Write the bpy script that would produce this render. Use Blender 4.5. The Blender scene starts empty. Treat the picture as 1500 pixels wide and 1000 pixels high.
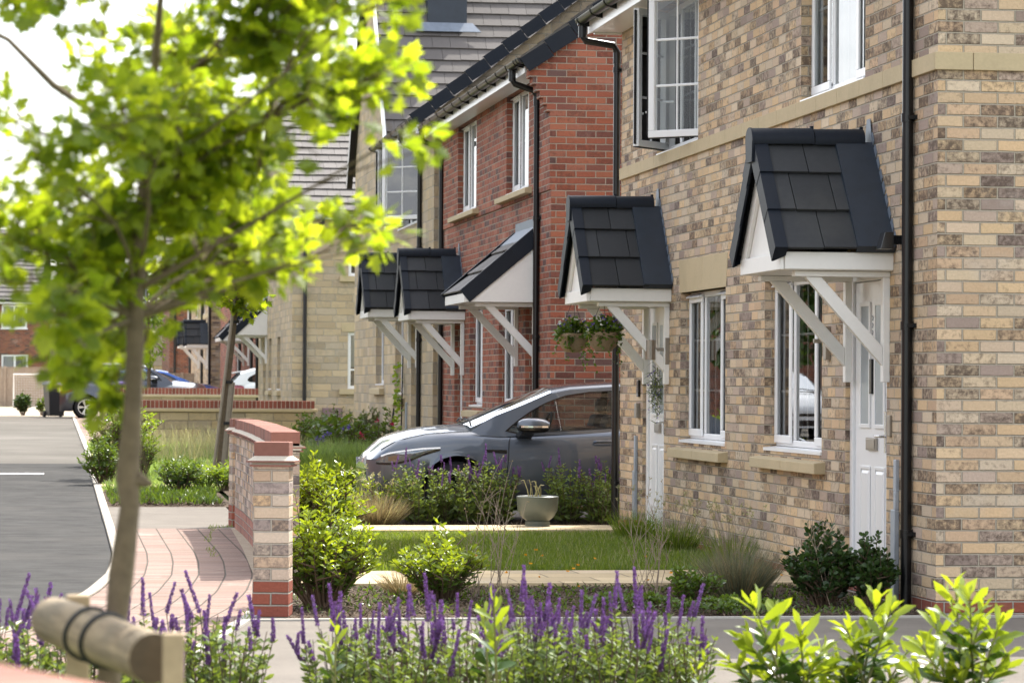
import bpy, math, random
import numpy as np
from mathutils import Vector, Matrix
random.seed(7); RNG = np.random.default_rng(11)
scene = bpy.context.scene
COL = scene.collection
PI = math.pi
def R(a): return math.radians(a)
def lerp(a, b, t): return a + (b - a) * t
def interp(x, pts):
    if x <= pts[0][0]: return pts[0][1]
    for (a, b), (c, d) in zip(pts, pts[1:]):
        if x <= c: return b + (d - b) * (x - a) / (c - a)
    return pts[-1][1]
GZ = [(-60, 0), (33, 0), (52, .30), (100, .38), (500, .5)]
def gz(y): return interp(y, GZ)

# ------------------------------------------------------------------ materials
M = {}
def newmat(name):
    m = bpy.data.materials.new(name); m.use_nodes = True
    nt = m.node_tree
    b = nt.nodes['Principled BSDF']
    M[name] = m
    return m, nt, b
def N(nt, t, **kw):
    n = nt.nodes.new(t)
    for k, v in kw.items():
        if k == 'op': n.operation = v
        elif k == 'bt': n.blend_type = v
        else:
            if isinstance(k, str) and k.startswith('i'):
                n.inputs[int(k[1:])].default_value = v
            else: setattr(n, k, v)
    return n
def L(nt, a, b): nt.links.new(a, b)
def mth(nt, op, a, b=None):
    n = nt.nodes.new('ShaderNodeMath'); n.operation = op
    for i, v in enumerate((a, b)):
        if v is None: continue
        if isinstance(v, (int, float)): n.inputs[i].default_value = v
        else: nt.links.new(v, n.inputs[i])
    return n.outputs[0]
def mixc(nt, fac, a, b, bt='MIX'):
    n = nt.nodes.new('ShaderNodeMix'); n.data_type = 'RGBA'; n.blend_type = bt
    for sock, v in ((n.inputs[0], fac), (n.inputs[6], a), (n.inputs[7], b)):
        if isinstance(v, (int, float)): sock.default_value = v
        elif isinstance(v, tuple): sock.default_value = (*v[:3], 1)
        else: nt.links.new(v, sock)
    return n.outputs[2]
def ramp(nt, fac, stops, const=False):
    n = nt.nodes.new('ShaderNodeValToRGB'); r = n.color_ramp
    r.interpolation = 'CONSTANT' if const else 'LINEAR'
    while len(r.elements) > 1: r.elements.remove(r.elements[0])
    for i, (p, c) in enumerate(stops):
        e = r.elements[0] if i == 0 else r.elements.new(p)
        e.position = p; e.color = (*c[:3], 1) if isinstance(c, tuple) else (c, c, c, 1)
    nt.links.new(fac, n.inputs[0]); return n.outputs[0]
def noise(nt, vec, scale, detail=3, rough=.55):
    n = nt.nodes.new('ShaderNodeTexNoise'); n.inputs['Scale'].default_value = scale
    n.inputs['Detail'].default_value = detail; n.inputs['Roughness'].default_value = rough
    if vec is not None: nt.links.new(vec, n.inputs['Vector'])
    return n.outputs[0]
def bump(nt, b, h, strength=.5, dist=.01):
    n = nt.nodes.new('ShaderNodeBump'); n.inputs['Strength'].default_value = strength
    n.inputs['Distance'].default_value = dist
    nt.links.new(h, n.inputs['Height']); nt.links.new(n.outputs[0], b.inputs['Normal'])
def objvec(nt): return nt.nodes.new('ShaderNodeTexCoord').outputs['Object']
def attr(nt, name='rnd'):
    n = nt.nodes.new('ShaderNodeAttribute'); n.attribute_name = name; return n.outputs['Fac']

def plain(name, col, rough=.5, metal=0., var=.08, scale=30, bmp=0., spec=.5, coat=0., dirt=0.):
    m, nt, b = newmat(name)
    v = objvec(nt); n = noise(nt, v, scale, 4)
    c = mixc(nt, n, tuple(x * (1 - var) for x in col), tuple(min(1, x * (1 + var)) for x in col))
    if dirt:
        d = noise(nt, v, 3.1, 5, .65)
        c = mixc(nt, mth(nt, 'MULTIPLY', ramp(nt, d, [(.45, 0.), (.75, 1.)]), dirt), c, tuple(x * .45 for x in col))
    L(nt, c, b.inputs['Base Color'])
    b.inputs['Roughness'].default_value = rough; b.inputs['Metallic'].default_value = metal
    b.inputs['Specular IOR Level'].default_value = spec
    b.inputs['Coat Weight'].default_value = coat
    b.inputs['Coat Roughness'].default_value = .04
    if bmp: bump(nt, b, n, bmp, .005)
    return m

def brick(name, pal, mortar, ch=.075, bl=.225, joint=.010, mottle=(.05, .045, .05), mott=.6, stone=False, bmp=.8):
    """coursed masonry read from metre UVs: a random colour for every unit, mottling, recessed joints"""
    m, nt, b = newmat(name)
    uv = nt.nodes.new('ShaderNodeTexCoord').outputs['UV']
    wob = nt.nodes.new('ShaderNodeTexNoise'); wob.inputs['Scale'].default_value = 9 if not stone else 5
    L(nt, uv, wob.inputs['Vector'])
    sub = nt.nodes.new('ShaderNodeVectorMath'); sub.operation = 'SUBTRACT'; L(nt, wob.outputs['Color'], sub.inputs[0]); sub.inputs[1].default_value = (.5, .5, .5)
    sc = nt.nodes.new('ShaderNodeVectorMath'); sc.operation = 'SCALE'; L(nt, sub.outputs[0], sc.inputs[0]); sc.inputs['Scale'].default_value = .006 if not stone else .022
    add = nt.nodes.new('ShaderNodeVectorMath'); add.operation = 'ADD'; L(nt, uv, add.inputs[0]); L(nt, sc.outputs[0], add.inputs[1])
    sep = nt.nodes.new('ShaderNodeSeparateXYZ'); L(nt, add.outputs[0], sep.inputs[0])
    u, v = sep.outputs[0], sep.outputs[1]
    rr = mth(nt, 'DIVIDE', v, ch); row = mth(nt, 'FLOOR', rr); fv = mth(nt, 'FRACT', rr)
    if stone:
        wn = nt.nodes.new('ShaderNodeTexWhiteNoise'); wn.noise_dimensions = '1D'; L(nt, row, wn.inputs['W'])
        off = mth(nt, 'MULTIPLY', wn.outputs[0], 3.7)
        ln = mth(nt, 'ADD', mth(nt, 'MULTIPLY', wn.outputs[0], .16), bl)
    else:
        off = mth(nt, 'MULTIPLY', mth(nt, 'MODULO', mth(nt, 'ADD', row, 4000.), 2.), .5); ln = bl
    uu = mth(nt, 'ADD', mth(nt, 'DIVIDE', u, ln), off)
    col = mth(nt, 'FLOOR', uu); fu = mth(nt, 'FRACT', uu)
    jv, ju = joint / ch, joint / bl
    def band(f, j):
        d = mth(nt, 'MINIMUM', f, mth(nt, 'SUBTRACT', 1., f))
        r = nt.nodes.new('ShaderNodeMapRange'); L(nt, d, r.inputs[0]); r.inputs[1].default_value = j * .32; r.inputs[2].default_value = j * .72
        return r.outputs[0]
    body = mth(nt, 'MULTIPLY', band(fv, jv), band(fu, ju))
    cmb = nt.nodes.new('ShaderNodeCombineXYZ'); L(nt, col, cmb.inputs[0]); L(nt, row, cmb.inputs[1])
    w = nt.nodes.new('ShaderNodeTexWhiteNoise'); w.noise_dimensions = '3D'; L(nt, cmb.outputs[0], w.inputs['Vector'])
    n = len(pal)
    c = ramp(nt, w.outputs[0], [(i / n, p) for i, p in enumerate(pal)], True)
    sp = nt.nodes.new('ShaderNodeSeparateColor'); L(nt, w.outputs['Color'], sp.inputs[0])
    n1 = noise(nt, uv, 24 if not stone else 12, 6, .72)
    thr = mth(nt, 'MULTIPLY', mth(nt, 'POWER', sp.outputs[1], 1.05), .40)
    mm = nt.nodes.new('ShaderNodeMapRange'); L(nt, mth(nt, 'SUBTRACT', mth(nt, 'ADD', n1, thr), .68), mm.inputs[0]); mm.inputs[1].default_value = 0; mm.inputs[2].default_value = .24
    c = mixc(nt, mth(nt, 'MULTIPLY', mm.outputs[0], mott), c, mottle)
    n2 = noise(nt, uv, 60, 4, .6)
    c = mixc(nt, .55, c, mixc(nt, n2, (.35, .33, .3), (1., .97, .93)), 'MULTIPLY')
    c = mixc(nt, .35, c, ramp(nt, sp.outputs[2], [(0, (.5, .5, .5)), (1, (1., 1., 1.))]), 'MULTIPLY')
    c = mixc(nt, 1., c, (1.62, 1.6, 1.58), 'MULTIPLY')
    n3 = noise(nt, uv, 90, 3)
    mc = mixc(nt, n3, tuple(x * .75 for x in mortar), tuple(min(1, x * 1.2) for x in mortar))
    stn = noise(nt, uv, .8, 4, .6)
    c = mixc(nt, body, mc, c)
    c = mixc(nt, .35, c, ramp(nt, stn, [(.3, (.72, .7, .68)), (.65, (1., 1., 1.))]), 'MULTIPLY')
    ef = noise(nt, uv, 1.1, 6, .68)
    c = mixc(nt, ramp(nt, ef, [(.56, 0.), (.78, .42)]), c, (.56, .52, .46))
    L(nt, c, b.inputs['Base Color'])
    b.inputs['Roughness'].default_value = .9; b.inputs['Specular IOR Level'].default_value = .25
    hn = mth(nt, 'ADD', mth(nt, 'MULTIPLY', body, 1.), mth(nt, 'MULTIPLY', noise(nt, uv, 26 if stone else 45, 5, .65), .9 if stone else .35))
    hn = mth(nt, 'ADD', hn, mth(nt, 'MULTIPLY', sp.outputs[0], .25))
    bump(nt, b, hn, bmp, .018 if not stone else .03)
    return m

BUFF = [(.49,.355,.22),(.47,.385,.285),(.47,.345,.225),(.28,.22,.19),(.50,.38,.255),(.485,.39,.275),(.45,.325,.22),(.38,.30,.245),(.50,.37,.23),(.47,.37,.275),(.50,.38,.245),(.49,.405,.305)]
brick('buff_brick', BUFF, (.42, .365, .285), mottle=(.085, .062, .05), mott=.9)
RED = [(.255,.085,.052),(.28,.10,.062),(.23,.08,.053),(.295,.112,.07),(.18,.074,.058),(.265,.09,.058),(.28,.113,.077),(.115,.068,.063),(.245,.082,.053),(.27,.095,.059)]
brick('red_brick', RED, (.42, .36, .29), mottle=(.05, .025, .025), mott=.5)
brick('plinth_brick', [(.22, .068, .045), (.245, .078, .053), (.205, .065, .047), (.23, .08, .056)], (.38, .34, .29), mott=.2)
brick('plinth_pink', [(.30, .15, .115), (.34, .16, .125), (.28, .135, .11), (.26, .13, .11)], (.40, .36, .31), mott=.25)
brick('pale_brick', [(.50, .40, .30), (.46, .37, .30), (.21, .18, .17), (.47, .34, .21), (.38, .31, .26), (.30, .25, .23), (.50, .42, .34), (.44, .33, .24)], (.46, .41, .34), mottle=(.08, .07, .075), mott=.8)
brick('dark_red_brick', [(.22, .09, .055), (.25, .10, .06), (.20, .08, .055), (.10, .065, .055), (.23, .09, .06)], (.34, .28, .22), mottle=(.05, .03, .03), mott=.5)
brick('stone', [(.42, .335, .22), (.45, .37, .255), (.39, .315, .215), (.36, .305, .23), (.43, .345, .225), (.41, .335, .245)], (.50, .44, .34), ch=.158, bl=.34, joint=.012, mottle=(.22, .20, .17), mott=.5, stone=True)
brick('wall_stone', [(.37, .30, .185), (.40, .33, .22), (.34, .285, .20), (.385, .305, .19)], (.34, .29, .21), ch=.15, bl=.42, joint=.012, mottle=(.2, .18, .15), mott=.45, stone=True)
plain('cast_stone', (.48, .385, .235), .85, var=.12, scale=60, bmp=.15, dirt=.22)
plain('upvc', (.80, .80, .80), .28, var=.02, scale=8, dirt=.05)
plain('white_paint', (.78, .76, .72), .45, var=.04, scale=25, dirt=.10)
plain('black_pvc', (.006, .006, .007), .30, var=.2, scale=12, spec=.42)
plain('lead', (.16, .19, .235), .5, var=.25, scale=14, bmp=.05, metal=.2)
plain('dark_lead', (.020, .029, .043), .42, var=.35, scale=9, bmp=.05)
plain('mortar_m', (.48, .43, .35), .95, var=.15, scale=60, bmp=.3)
plain('concrete', (.36, .34, .30), .9, var=.12, scale=45, bmp=.1, dirt=.3)
plain('galv', (.36, .40, .45), .45, var=.12, scale=20, metal=.3)
plain('steel', (.62, .62, .62), .25, metal=1., var=.03)
plain('brushed', (.32, .29, .25), .4, metal=.8, var=.1)
plain('rubber', (.015, .015, .016), .75, var=.2, scale=50)
plain('black_gloss', (.01, .01, .011), .15, var=.1)
plain('dark_void', (.006, .006, .007), .8, var=.1)
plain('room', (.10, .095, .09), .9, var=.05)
plain('curtain', (.72, .71, .68), .9, var=.05, scale=12)
plain('blind', (.62, .62, .62), .8, var=.03)
plain('timber', (.37, .28, .17), .8, var=.3, scale=24, bmp=.4, dirt=.6)
plain('timber_pole', (.26, .22, .17), .8, var=.25, scale=18, bmp=.3)
plain('fence_wood', (.36, .285, .215), .85, var=.2, scale=9, bmp=.2, dirt=.3)
plain('terracotta', (.38, .15, .075), .8, var=.15, scale=25, bmp=.1)
plain('glaze', (.105, .122, .102), .35, var=.12, scale=8)
plain('wicker', (.24, .17, .10), .85, var=.35, scale=60, bmp=.6)
plain('bin_plastic', (.02, .022, .026), .5, var=.15)
plain('bin_purple', (.07, .02, .20), .4, var=.1)
plain('meter_box', (.20, .125, .135), .6, var=.06)
plain('bark', (.135, .10, .062), .9, var=.5, scale=34, bmp=1., dirt=.6)
plain('twig', (.10, .065, .04), .85, var=.2)
plain('dry_stem', (.26, .20, .145), .9, var=.2)
plain('seat_cloth', (.03, .032, .036), .9, var=.2)
plain('net', (.7, .7, .7), .8)
plain('lamp_post', (.2, .22, .23), .5, metal=.5)
plain('gravel_m', (.42, .36, .28), .95, var=.45, scale=90, bmp=.8)

plain('end_grain', (.085, .06, .035), .9, var=.35, scale=40, bmp=.3)
m_, nt_, b_ = newmat('log_wood')
_mp_ = nt_.nodes.new('ShaderNodeMapping'); _mp_.inputs['Scale'].default_value = (14, 1.3, 1); L(nt_, nt_.nodes.new('ShaderNodeTexCoord').outputs['UV'], _mp_.inputs[0])
_g = noise(nt_, _mp_.outputs[0], 1.6, 6, .7); _k = noise(nt_, objvec(nt_), 7, 4, .6)
_c = mixc(nt_, ramp(nt_, _g, [(.35, 0.), (.65, 1.)]), (.12, .085, .05), (.40, .305, .19)); _c = mixc(nt_, mth(nt_, 'MULTIPLY', ramp(nt_, _k, [(.45, 0.), (.7, 1.)]), .7), _c, (.15, .125, .085))
L(nt_, _c, b_.inputs['Base Color']); b_.inputs['Roughness'].default_value = .85; bump(nt_, b_, _g, .7, .006)
def tilemat(name, c, rough=.6, var=.25, dirt=.25, spec=.35):
    m, nt, b = newmat(name)
    v = objvec(nt); n = noise(nt, v, 30, 5, .65); d = noise(nt, v, 1.6, 5, .6)
    k = mixc(nt, attr(nt), tuple(x * (1 - var) for x in c), tuple(x * (1 + var) for x in c))
    k = mixc(nt, .5, k, mixc(nt, n, (.6, .6, .6), (1.35, 1.35, 1.35)), 'MULTIPLY')
    k = mixc(nt, mth(nt, 'MULTIPLY', ramp(nt, d, [(.5, 0.), (.8, 1.)]), dirt), k, (.22, .21, .17))
    L(nt, k, b.inputs['Base Color']); b.inputs['Roughness'].default_value = rough
    b.inputs['Specular IOR Level'].default_value = spec
    bump(nt, b, n, .2, .003)
tilemat('canopy_tile', (.033, .035, .038), .62, .28, .12, .25)
tilemat('verge_cap', (.011, .015, .023), .5, .1, .02, .2)
tilemat('grey_tile', (.115, .104, .098), .75, .12, .12)
tilemat('coping_brick', (.255, .115, .085), .88, .25, .35)
tilemat('coping_dark', (.24, .075, .05), .8, .2, .05)
tilemat('spine_grey', (.12, .11, .103), .7, .2, .12)

def glassmat(name, ior, tint, rough=0.):
    m, nt, b = newmat(name)
    nt.nodes.remove(b)
    t = nt.nodes.new('ShaderNodeBsdfTransparent'); t.inputs[0].default_value = (*tint, 1)
    g = nt.nodes.new('ShaderNodeBsdfGlossy'); g.inputs['Roughness'].default_value = rough; g.inputs[0].default_value = (.96, .98, 1, 1)
    f = nt.nodes.new('ShaderNodeFresnel'); f.inputs[0].default_value = ior
    mx = nt.nodes.new('ShaderNodeMixShader'); L(nt, f.outputs[0], mx.inputs[0]); L(nt, t.outputs[0], mx.inputs[1]); L(nt, g.outputs[0], mx.inputs[2])
    L(nt, mx.outputs[0], nt.nodes['Material Output'].inputs[0])
glassmat('glass', 1.9, (.80, .84, .84))
glassmat('car_glass', 1.55, (.55, .60, .60))
glassmat('lamp_glass', 1.5, (.9, .9, .9))
plain('dark_glass', (.025, .03, .035), .04, var=.1, spec=.9)
plain('frost_glass', (.28, .32, .35), .3, var=.08, spec=.7)

def paint(name, c, rough=.32, metal=.5):
    m, nt, b = newmat(name)
    b.inputs['Base Color'].default_value = (*c, 1); b.inputs['Metallic'].default_value = metal
    b.inputs['Roughness'].default_value = rough; b.inputs['Coat Weight'].default_value = 1.; b.inputs['Coat Roughness'].default_value = .03
    n = noise(nt, objvec(nt), 900, 1)
    bump(nt, b, n, .02, .001)
paint('car_grey', (.084, .098, .122))
plain('lamp_lens', (.16, .17, .19), .06, metal=.5, var=.1, coat=1.)
paint('car_dark', (.055, .062, .078))
paint('car_blue', (.03, .11, .42))
paint('car_white', (.80, .81, .82), .3, 0.)
plain('chrome', (.8, .8, .82), .08, metal=1., var=.01)
plain('tail_red', (.26, .01, .015), .12, var=.1, coat=1.)
plain('amber', (.13, .075, .045), .2, var=.1, coat=1.)

def leafmat(name, dark, light, trans=.45, rough=.4, tl=None, spec=.4):
    m, nt, b = newmat(name)
    a = attr(nt); v = objvec(nt)
    c = mixc(nt, a, dark, light)
    n = noise(nt, v, 5, 2)
    c = mixc(nt, .5, c, mixc(nt, n, (.6, .65, .6), (1.3, 1.25, 1.2)), 'MULTIPLY')
    L(nt, c, b.inputs['Base Color']); b.inputs['Roughness'].default_value = rough
    b.inputs['Specular IOR Level'].default_value = spec
    t = nt.nodes.new('ShaderNodeBsdfTranslucent')
    L(nt, mixc(nt, 1., c, tl or (2.0, 1.8, .7), 'MULTIPLY'), t.inputs[0])
    mx = nt.nodes.new('ShaderNodeMixShader'); mx.inputs[0].default_value = trans
    L(nt, b.outputs[0], mx.inputs[1]); L(nt, t.outputs[0], mx.inputs[2])
    L(nt, mx.outputs[0], nt.nodes['Material Output'].inputs[0])
leafmat('maple_leaf', (.09, .145, .014), (.25, .31, .03), .66, .5, tl=(2.3, 2.1, .75))
leafmat('laurel_leaf', (.09, .15, .015), (.24, .31, .03), .42, .3, spec=.5)
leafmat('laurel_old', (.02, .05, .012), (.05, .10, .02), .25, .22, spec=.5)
leafmat('bright_leaf', (.10, .17, .02), (.22, .31, .035), .4, .3)
leafmat('mid_leaf', (.045, .085, .015), (.10, .16, .025), .35, .35)
leafmat('dark_leaf', (.018, .042, .014), (.045, .085, .022), .25, .35)
leafmat('salvia_leaf', (.07, .11, .03), (.17, .235, .07), .35, .55)
leafmat('grey_leaf', (.075, .105, .055), (.15, .185, .09), .3, .6)
leafmat('grass_blade', (.075, .125, .02), (.18, .25, .045), .4, .5)
leafmat('dry_grass', (.22, .17, .09), (.36, .30, .17), .3, .7, tl=(1.2, 1.1, .9))
leafmat('straw', (.34, .31, .17), (.50, .47, .26), .3, .7, tl=(1.1, 1.1, .8))
leafmat('blue_grass', (.10, .115, .075), (.22, .22, .14), .3, .6, tl=(1.2, 1.2, .9))
leafmat('light_tuft', (.13, .20, .06), (.28, .37, .14), .4, .55, tl=(1.6, 1.6, .8))
leafmat('far_leaf', (.035, .075, .018), (.09, .15, .03), .3, .5)
leafmat('salvia_flower', (.11, .055, .12), (.23, .12, .34), .25, .6, tl=(1.2, 1, 1.4))
leafmat('rose_petal', (.35, .01, .05), (.55, .02, .10), .25, .5, tl=(1.2, 1, 1))
leafmat('cream_petal', (.55, .42, .32), (.70, .58, .45), .3, .6, tl=(1, 1, 1))
leafmat('violet_petal', (.08, .04, .28), (.20, .14, .45), .25, .6, tl=(1, 1, 1.2))
leafmat('orange_petal', (.75, .30, .01), (.85, .45, .02), .25, .6, tl=(1, 1, 1))
leafmat('white_petal', (.75, .75, .72), (.85, .85, .82), .25, .6, tl=(1, 1, 1))
leafmat('mulch_chip', (.035, .025, .018), (.15, .105, .07), .0, .9, tl=(1, 1, 1))

def ground(name, stops, scales, bmp=.3, rough=.95, patch=None, spec=.15):
    m, nt, b = newmat(name)
    v = objvec(nt)
    a = noise(nt, v, scales[0], 6, .7); c = ramp(nt, a, stops)
    f = noise(nt, v, scales[1], 3, .6)
    c = mixc(nt, .7, c, mixc(nt, f, (.55, .55, .55), (1.45, 1.45, 1.45)), 'MULTIPLY')
    if patch:
        p = noise(nt, v, patch[0], 4, .6)
        c = mixc(nt, ramp(nt, p, [(.5, 0.), (.72, patch[2])]), c, patch[1])
    L(nt, c, b.inputs['Base Color']); b.inputs['Roughness'].default_value = rough; b.inputs['Specular IOR Level'].default_value = spec
    bump(nt, b, f, bmp, .008)
ground('asphalt', [(.3, (.046, .045, .044)), (.7, (.074, .073, .07))], (2.2, 140), .3, 1., (.6, (.09, .086, .08), .6), spec=.03)
ground('pale_asphalt', [(.3, (.105, .098, .086)), (.7, (.14, .13, .115))], (.5, 90), .4, .9, (.25, (.18, .165, .148), .5), spec=.03)  # paler tarmac used on the far stretch of road
ground('footway', [(.3, (.13, .115, .098)), (.7, (.175, .155, .132))], (1.7, 170), .45, .9, (.9, (.20, .178, .15), .4))
ground('mulch', [(.3, (.035, .025, .018)), (.7, (.11, .08, .055))], (6, 60), 1.)
ground('soil_grass', [(.3, (.045, .07, .018)), (.7, (.085, .115, .03))], (4, 70), .8)
ground('verge_grass', [(.3, (.14, .165, .045)), (.7, (.22, .235, .07))], (3, 60), .8)
brick('path_flag', [(.44, .355, .22), (.475, .39, .25), (.42, .34, .215), (.455, .375, .255)], (.27, .22, .14), ch=.452, bl=.605, joint=.016, mottle=(.2, .165, .11), mott=.35, bmp=.3)
ground('gravel', [(.3, (.33, .27, .20)), (.7, (.46, .39, .30))], (9, 110), .9)
brick('kerb_stone', [(.36, .34, .30), (.40, .375, .33), (.33, .31, .275), (.37, .35, .315)], (.16, .145, .12), ch=.4, bl=.915, joint=.014, mottle=(.2, .185, .16), mott=.4, bmp=.3)
brick('block_paving', [(.205, .14, .115), (.235, .165, .14), (.185, .13, .11), (.22, .16, .137), (.20, .14, .12)], (.085, .07, .055), ch=.20, bl=.105, joint=.011, mott=.15, bmp=.6)

# ------------------------------------------------------------------ mesh building
class MB:
    def __init__(s): s.v = []; s.f = []; s.r = []; s.uv = []
    def face(s, pts, rnd=None, uv=None):
        i = len(s.v); s.v += [tuple(p) for p in pts]; s.f.append(tuple(range(i, i + len(pts))))
        s.r.append(random.random() if rnd is None else rnd); s.uv.append(uv)
    def grid(s, rows, closed=False, rnd=None, uvs=None):
        i = len(s.v); n = len(rows[0])
        for r in rows: s.v += [tuple(p) for p in r]
        q = random.random() if rnd is None else rnd
        for a in range(len(rows) - 1):
            for b in range(n if closed else n - 1):
                c = (b + 1) % n
                s.f.append((i + a * n + b, i + a * n + c, i + (a + 1) * n + c, i + (a + 1) * n + b)); s.r.append(q)
                s.uv.append([uvs[a][b], uvs[a][c], uvs[a + 1][c], uvs[a + 1][b]] if uvs else None)
    def box(s, x0, x1, y0, y1, z0, z1, rnd=None):
        i = len(s.v)
        s.v += [(x, y, z) for z in (z0, z1) for y in (y0, y1) for x in (x0, x1)]
        q = random.random() if rnd is None else rnd
        for f in ((0, 2, 3, 1), (4, 5, 7, 6), (0, 1, 5, 4), (1, 3, 7, 5), (3, 2, 6, 7), (2, 0, 4, 6)):
            s.f.append(tuple(i + k for k in f)); s.r.append(q); s.uv.append(None)
    def hexa(s, p, rnd=None):
        """8 corners: bottom ring 0-3, top ring 4-7"""
        i = len(s.v); s.v += [tuple(k) for k in p]
        q = random.random() if rnd is None else rnd
        for f in ((3, 2, 1, 0), (4, 5, 6, 7), (0, 1, 5, 4), (1, 2, 6, 5), (2, 3, 7, 6), (3, 0, 4, 7)):
            s.f.append(tuple(i + k for k in f)); s.r.append(q); s.uv.append(None)
    def prism(s, poly, ax, a, b, rnd=None):
        """polygon in the two other axes, extruded along axis ax from a to b"""
        def P(p, t):
            q = list(p); q.insert(ax, t); return tuple(q)
        n = len(poly); i = len(s.v)
        s.v += [P(p, a) for p in poly] + [P(p, b) for p in poly]
        q = random.random() if rnd is None else rnd
        s.f += [tuple(i + k for k in range(n))[::-1], tuple(i + n + k for k in range(n))] + [(i + k, i + (k + 1) % n, i + n + (k + 1) % n, i + n + k) for k in range(n)]
        s.r += [q] * (n + 2); s.uv += [None] * (n + 2)
    def bar(s, a, b, w, h, up=(0, 0, 1), rnd=None):
        a = Vector(a); b = Vector(b); d = (b - a).normalized(); u = Vector(up); sd = d.cross(u).normalized(); u = sd.cross(d)
        c = [(-1, -1), (1, -1), (1, 1), (-1, 1)]
        s.hexa([a + sd * (x * w / 2) + u * (y * h / 2) for x, y in c] + [b + sd * (x * w / 2) + u * (y * h / 2) for x, y in c], rnd)
    def tube(s, pts, r, n=8, cap=True, rnd=None):
        pts = [Vector(p) for p in pts]; rs = r if isinstance(r, (list, tuple)) else [r] * len(pts)
        rows = []; prev = None
        for k, p in enumerate(pts):
            d = (pts[min(k + 1, len(pts) - 1)] - pts[max(k - 1, 0)]).normalized()
            if prev is None:
                prev = d.orthogonal().normalized()
            prev = (prev - d * prev.dot(d)).normalized(); bi = d.cross(prev)
            rows.append([p + (prev * math.cos(t) + bi * math.sin(t)) * rs[k] for t in (2 * PI * j / n for j in range(n))])
        s.grid(rows, True, rnd)
        if cap:
            s.face(rows[0][::-1], rnd); s.face(rows[-1], rnd)
    def rev(s, c, prof, n=20, rnd=None):
        rows = [[(c[0] + r * math.cos(2 * PI * j / n), c[1] + r * math.sin(2 * PI * j / n), c[2] + z) for j in range(n)] for r, z in prof]
        s.grid(rows, True, rnd)
    def wallx(s, x, y0, y1, z0, z1, holes=(), dep=.1, sgn=-1):
        """wall in a plane of constant x with openings (ya, yb, za, zb) and their reveals"""
        ys = sorted({y0, y1, *[h[0] for h in holes], *[h[1] for h in holes]}); zs = sorted({z0, z1, *[h[2] for h in holes], *[h[3] for h in holes]})
        ys = [t for t in ys if y0 <= t <= y1]; zs = [t for t in zs if z0 <= t <= z1]
        for a, b in zip(ys, ys[1:]):
            for c, d in zip(zs, zs[1:]):
                my, mz = (a + b) / 2, (c + d) / 2
                if any(h[0] < my < h[1] and h[2] < mz < h[3] for h in holes): continue
                s.face([(x, a, c), (x, a, d), (x, b, d), (x, b, c)])
        for a, b, c, d in holes:
            X = x - sgn * dep
            d2, c2 = min(d, z1), max(c, z0)
            s.face([(x, b, c2), (x, b, d2), (X, b, d2), (X, b, c2)]); s.face([(x, a, c2), (X, a, c2), (X, a, d2), (x, a, d2)])
            s.face([(x, a, d2), (X, a, d2), (X, b, d2), (x, b, d2)]); s.face([(x, a, c2), (x, b, c2), (X, b, c2), (X, a, c2)])
    def build(s, name, mat, parent=None, bevel=0., smooth=False, origin=None, sub=0):
        o0 = Vector(origin) if origin is not None else Vector((0, 0, 0))
        if parent is not None and origin is None:
            q = parent
            while q is not None: o0 = o0 + q.location; q = q.parent
        me = bpy.data.meshes.new(name)
        V = np.array(s.v, dtype=float) - np.array(o0)
        me.from_pydata(V.tolist(), [], s.f)
        uvl = me.uv_layers.new(name='UVMap')
        W = np.array(s.v, dtype=float); uvd = []
        for f, u in zip(s.f, s.uv):
            if u is not None: uvd += [c for p in u for c in p]; continue
            p = W[list(f)]; n = np.zeros(3)
            for k in range(len(f)):
                a, b = p[k], p[(k + 1) % len(f)]; n += np.cross(a, b)
            n = np.abs(n)
            if n[2] > n[0] and n[2] > n[1]: q = p[:, [0, 1]]
            elif n[0] >= n[1]: q = p[:, [1, 2]]
            else: q = p[:, [0, 2]]
            uvd += q.ravel().tolist()
        uvl.data.foreach_set('uv', uvd)
        at = me.attributes.new('rnd', 'FLOAT', 'FACE'); at.data.foreach_set('value', s.r)
        me.materials.append(M[mat])
        if smooth: me.polygons.foreach_set('use_smooth', [True] * len(s.f))
        me.update()
        o = bpy.data.objects.new(name, me); COL.objects.link(o)
        if parent is not None: o.parent = parent
        elif origin is not None: o.location = o0
        if bevel:
            b = o.modifiers.new('Bevel', 'BEVEL'); b.width = bevel; b.segments = 2; b.limit_method = 'ANGLE'
        if sub:
            b = o.modifiers.new('Sub', 'SUBSURF'); b.levels = sub; b.render_levels = sub
        if smooth and sub == 0 and bevel == 0:
            try: me.set_sharp_from_angle(angle=R(40))
            except Exception: pass
        return o

def tag(o, label=None, cat=None, group=None, kind=None):
    if label: o['label'] = label
    if cat: o['category'] = cat
    if group: o['group'] = group
    if kind: o['kind'] = kind
    return o
def thing(name, label, cat, loc, group=None):
    o = bpy.data.objects.new(name, None); COL.objects.link(o); o.location = loc; o.empty_display_size = .2
    return tag(o, label, cat, group)
def copy_tree(o, parent=None):
    c = o.copy(); COL.objects.link(c)
    if parent: c.parent = parent
    for ch in o.children: copy_tree(ch, c)
    return c

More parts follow.
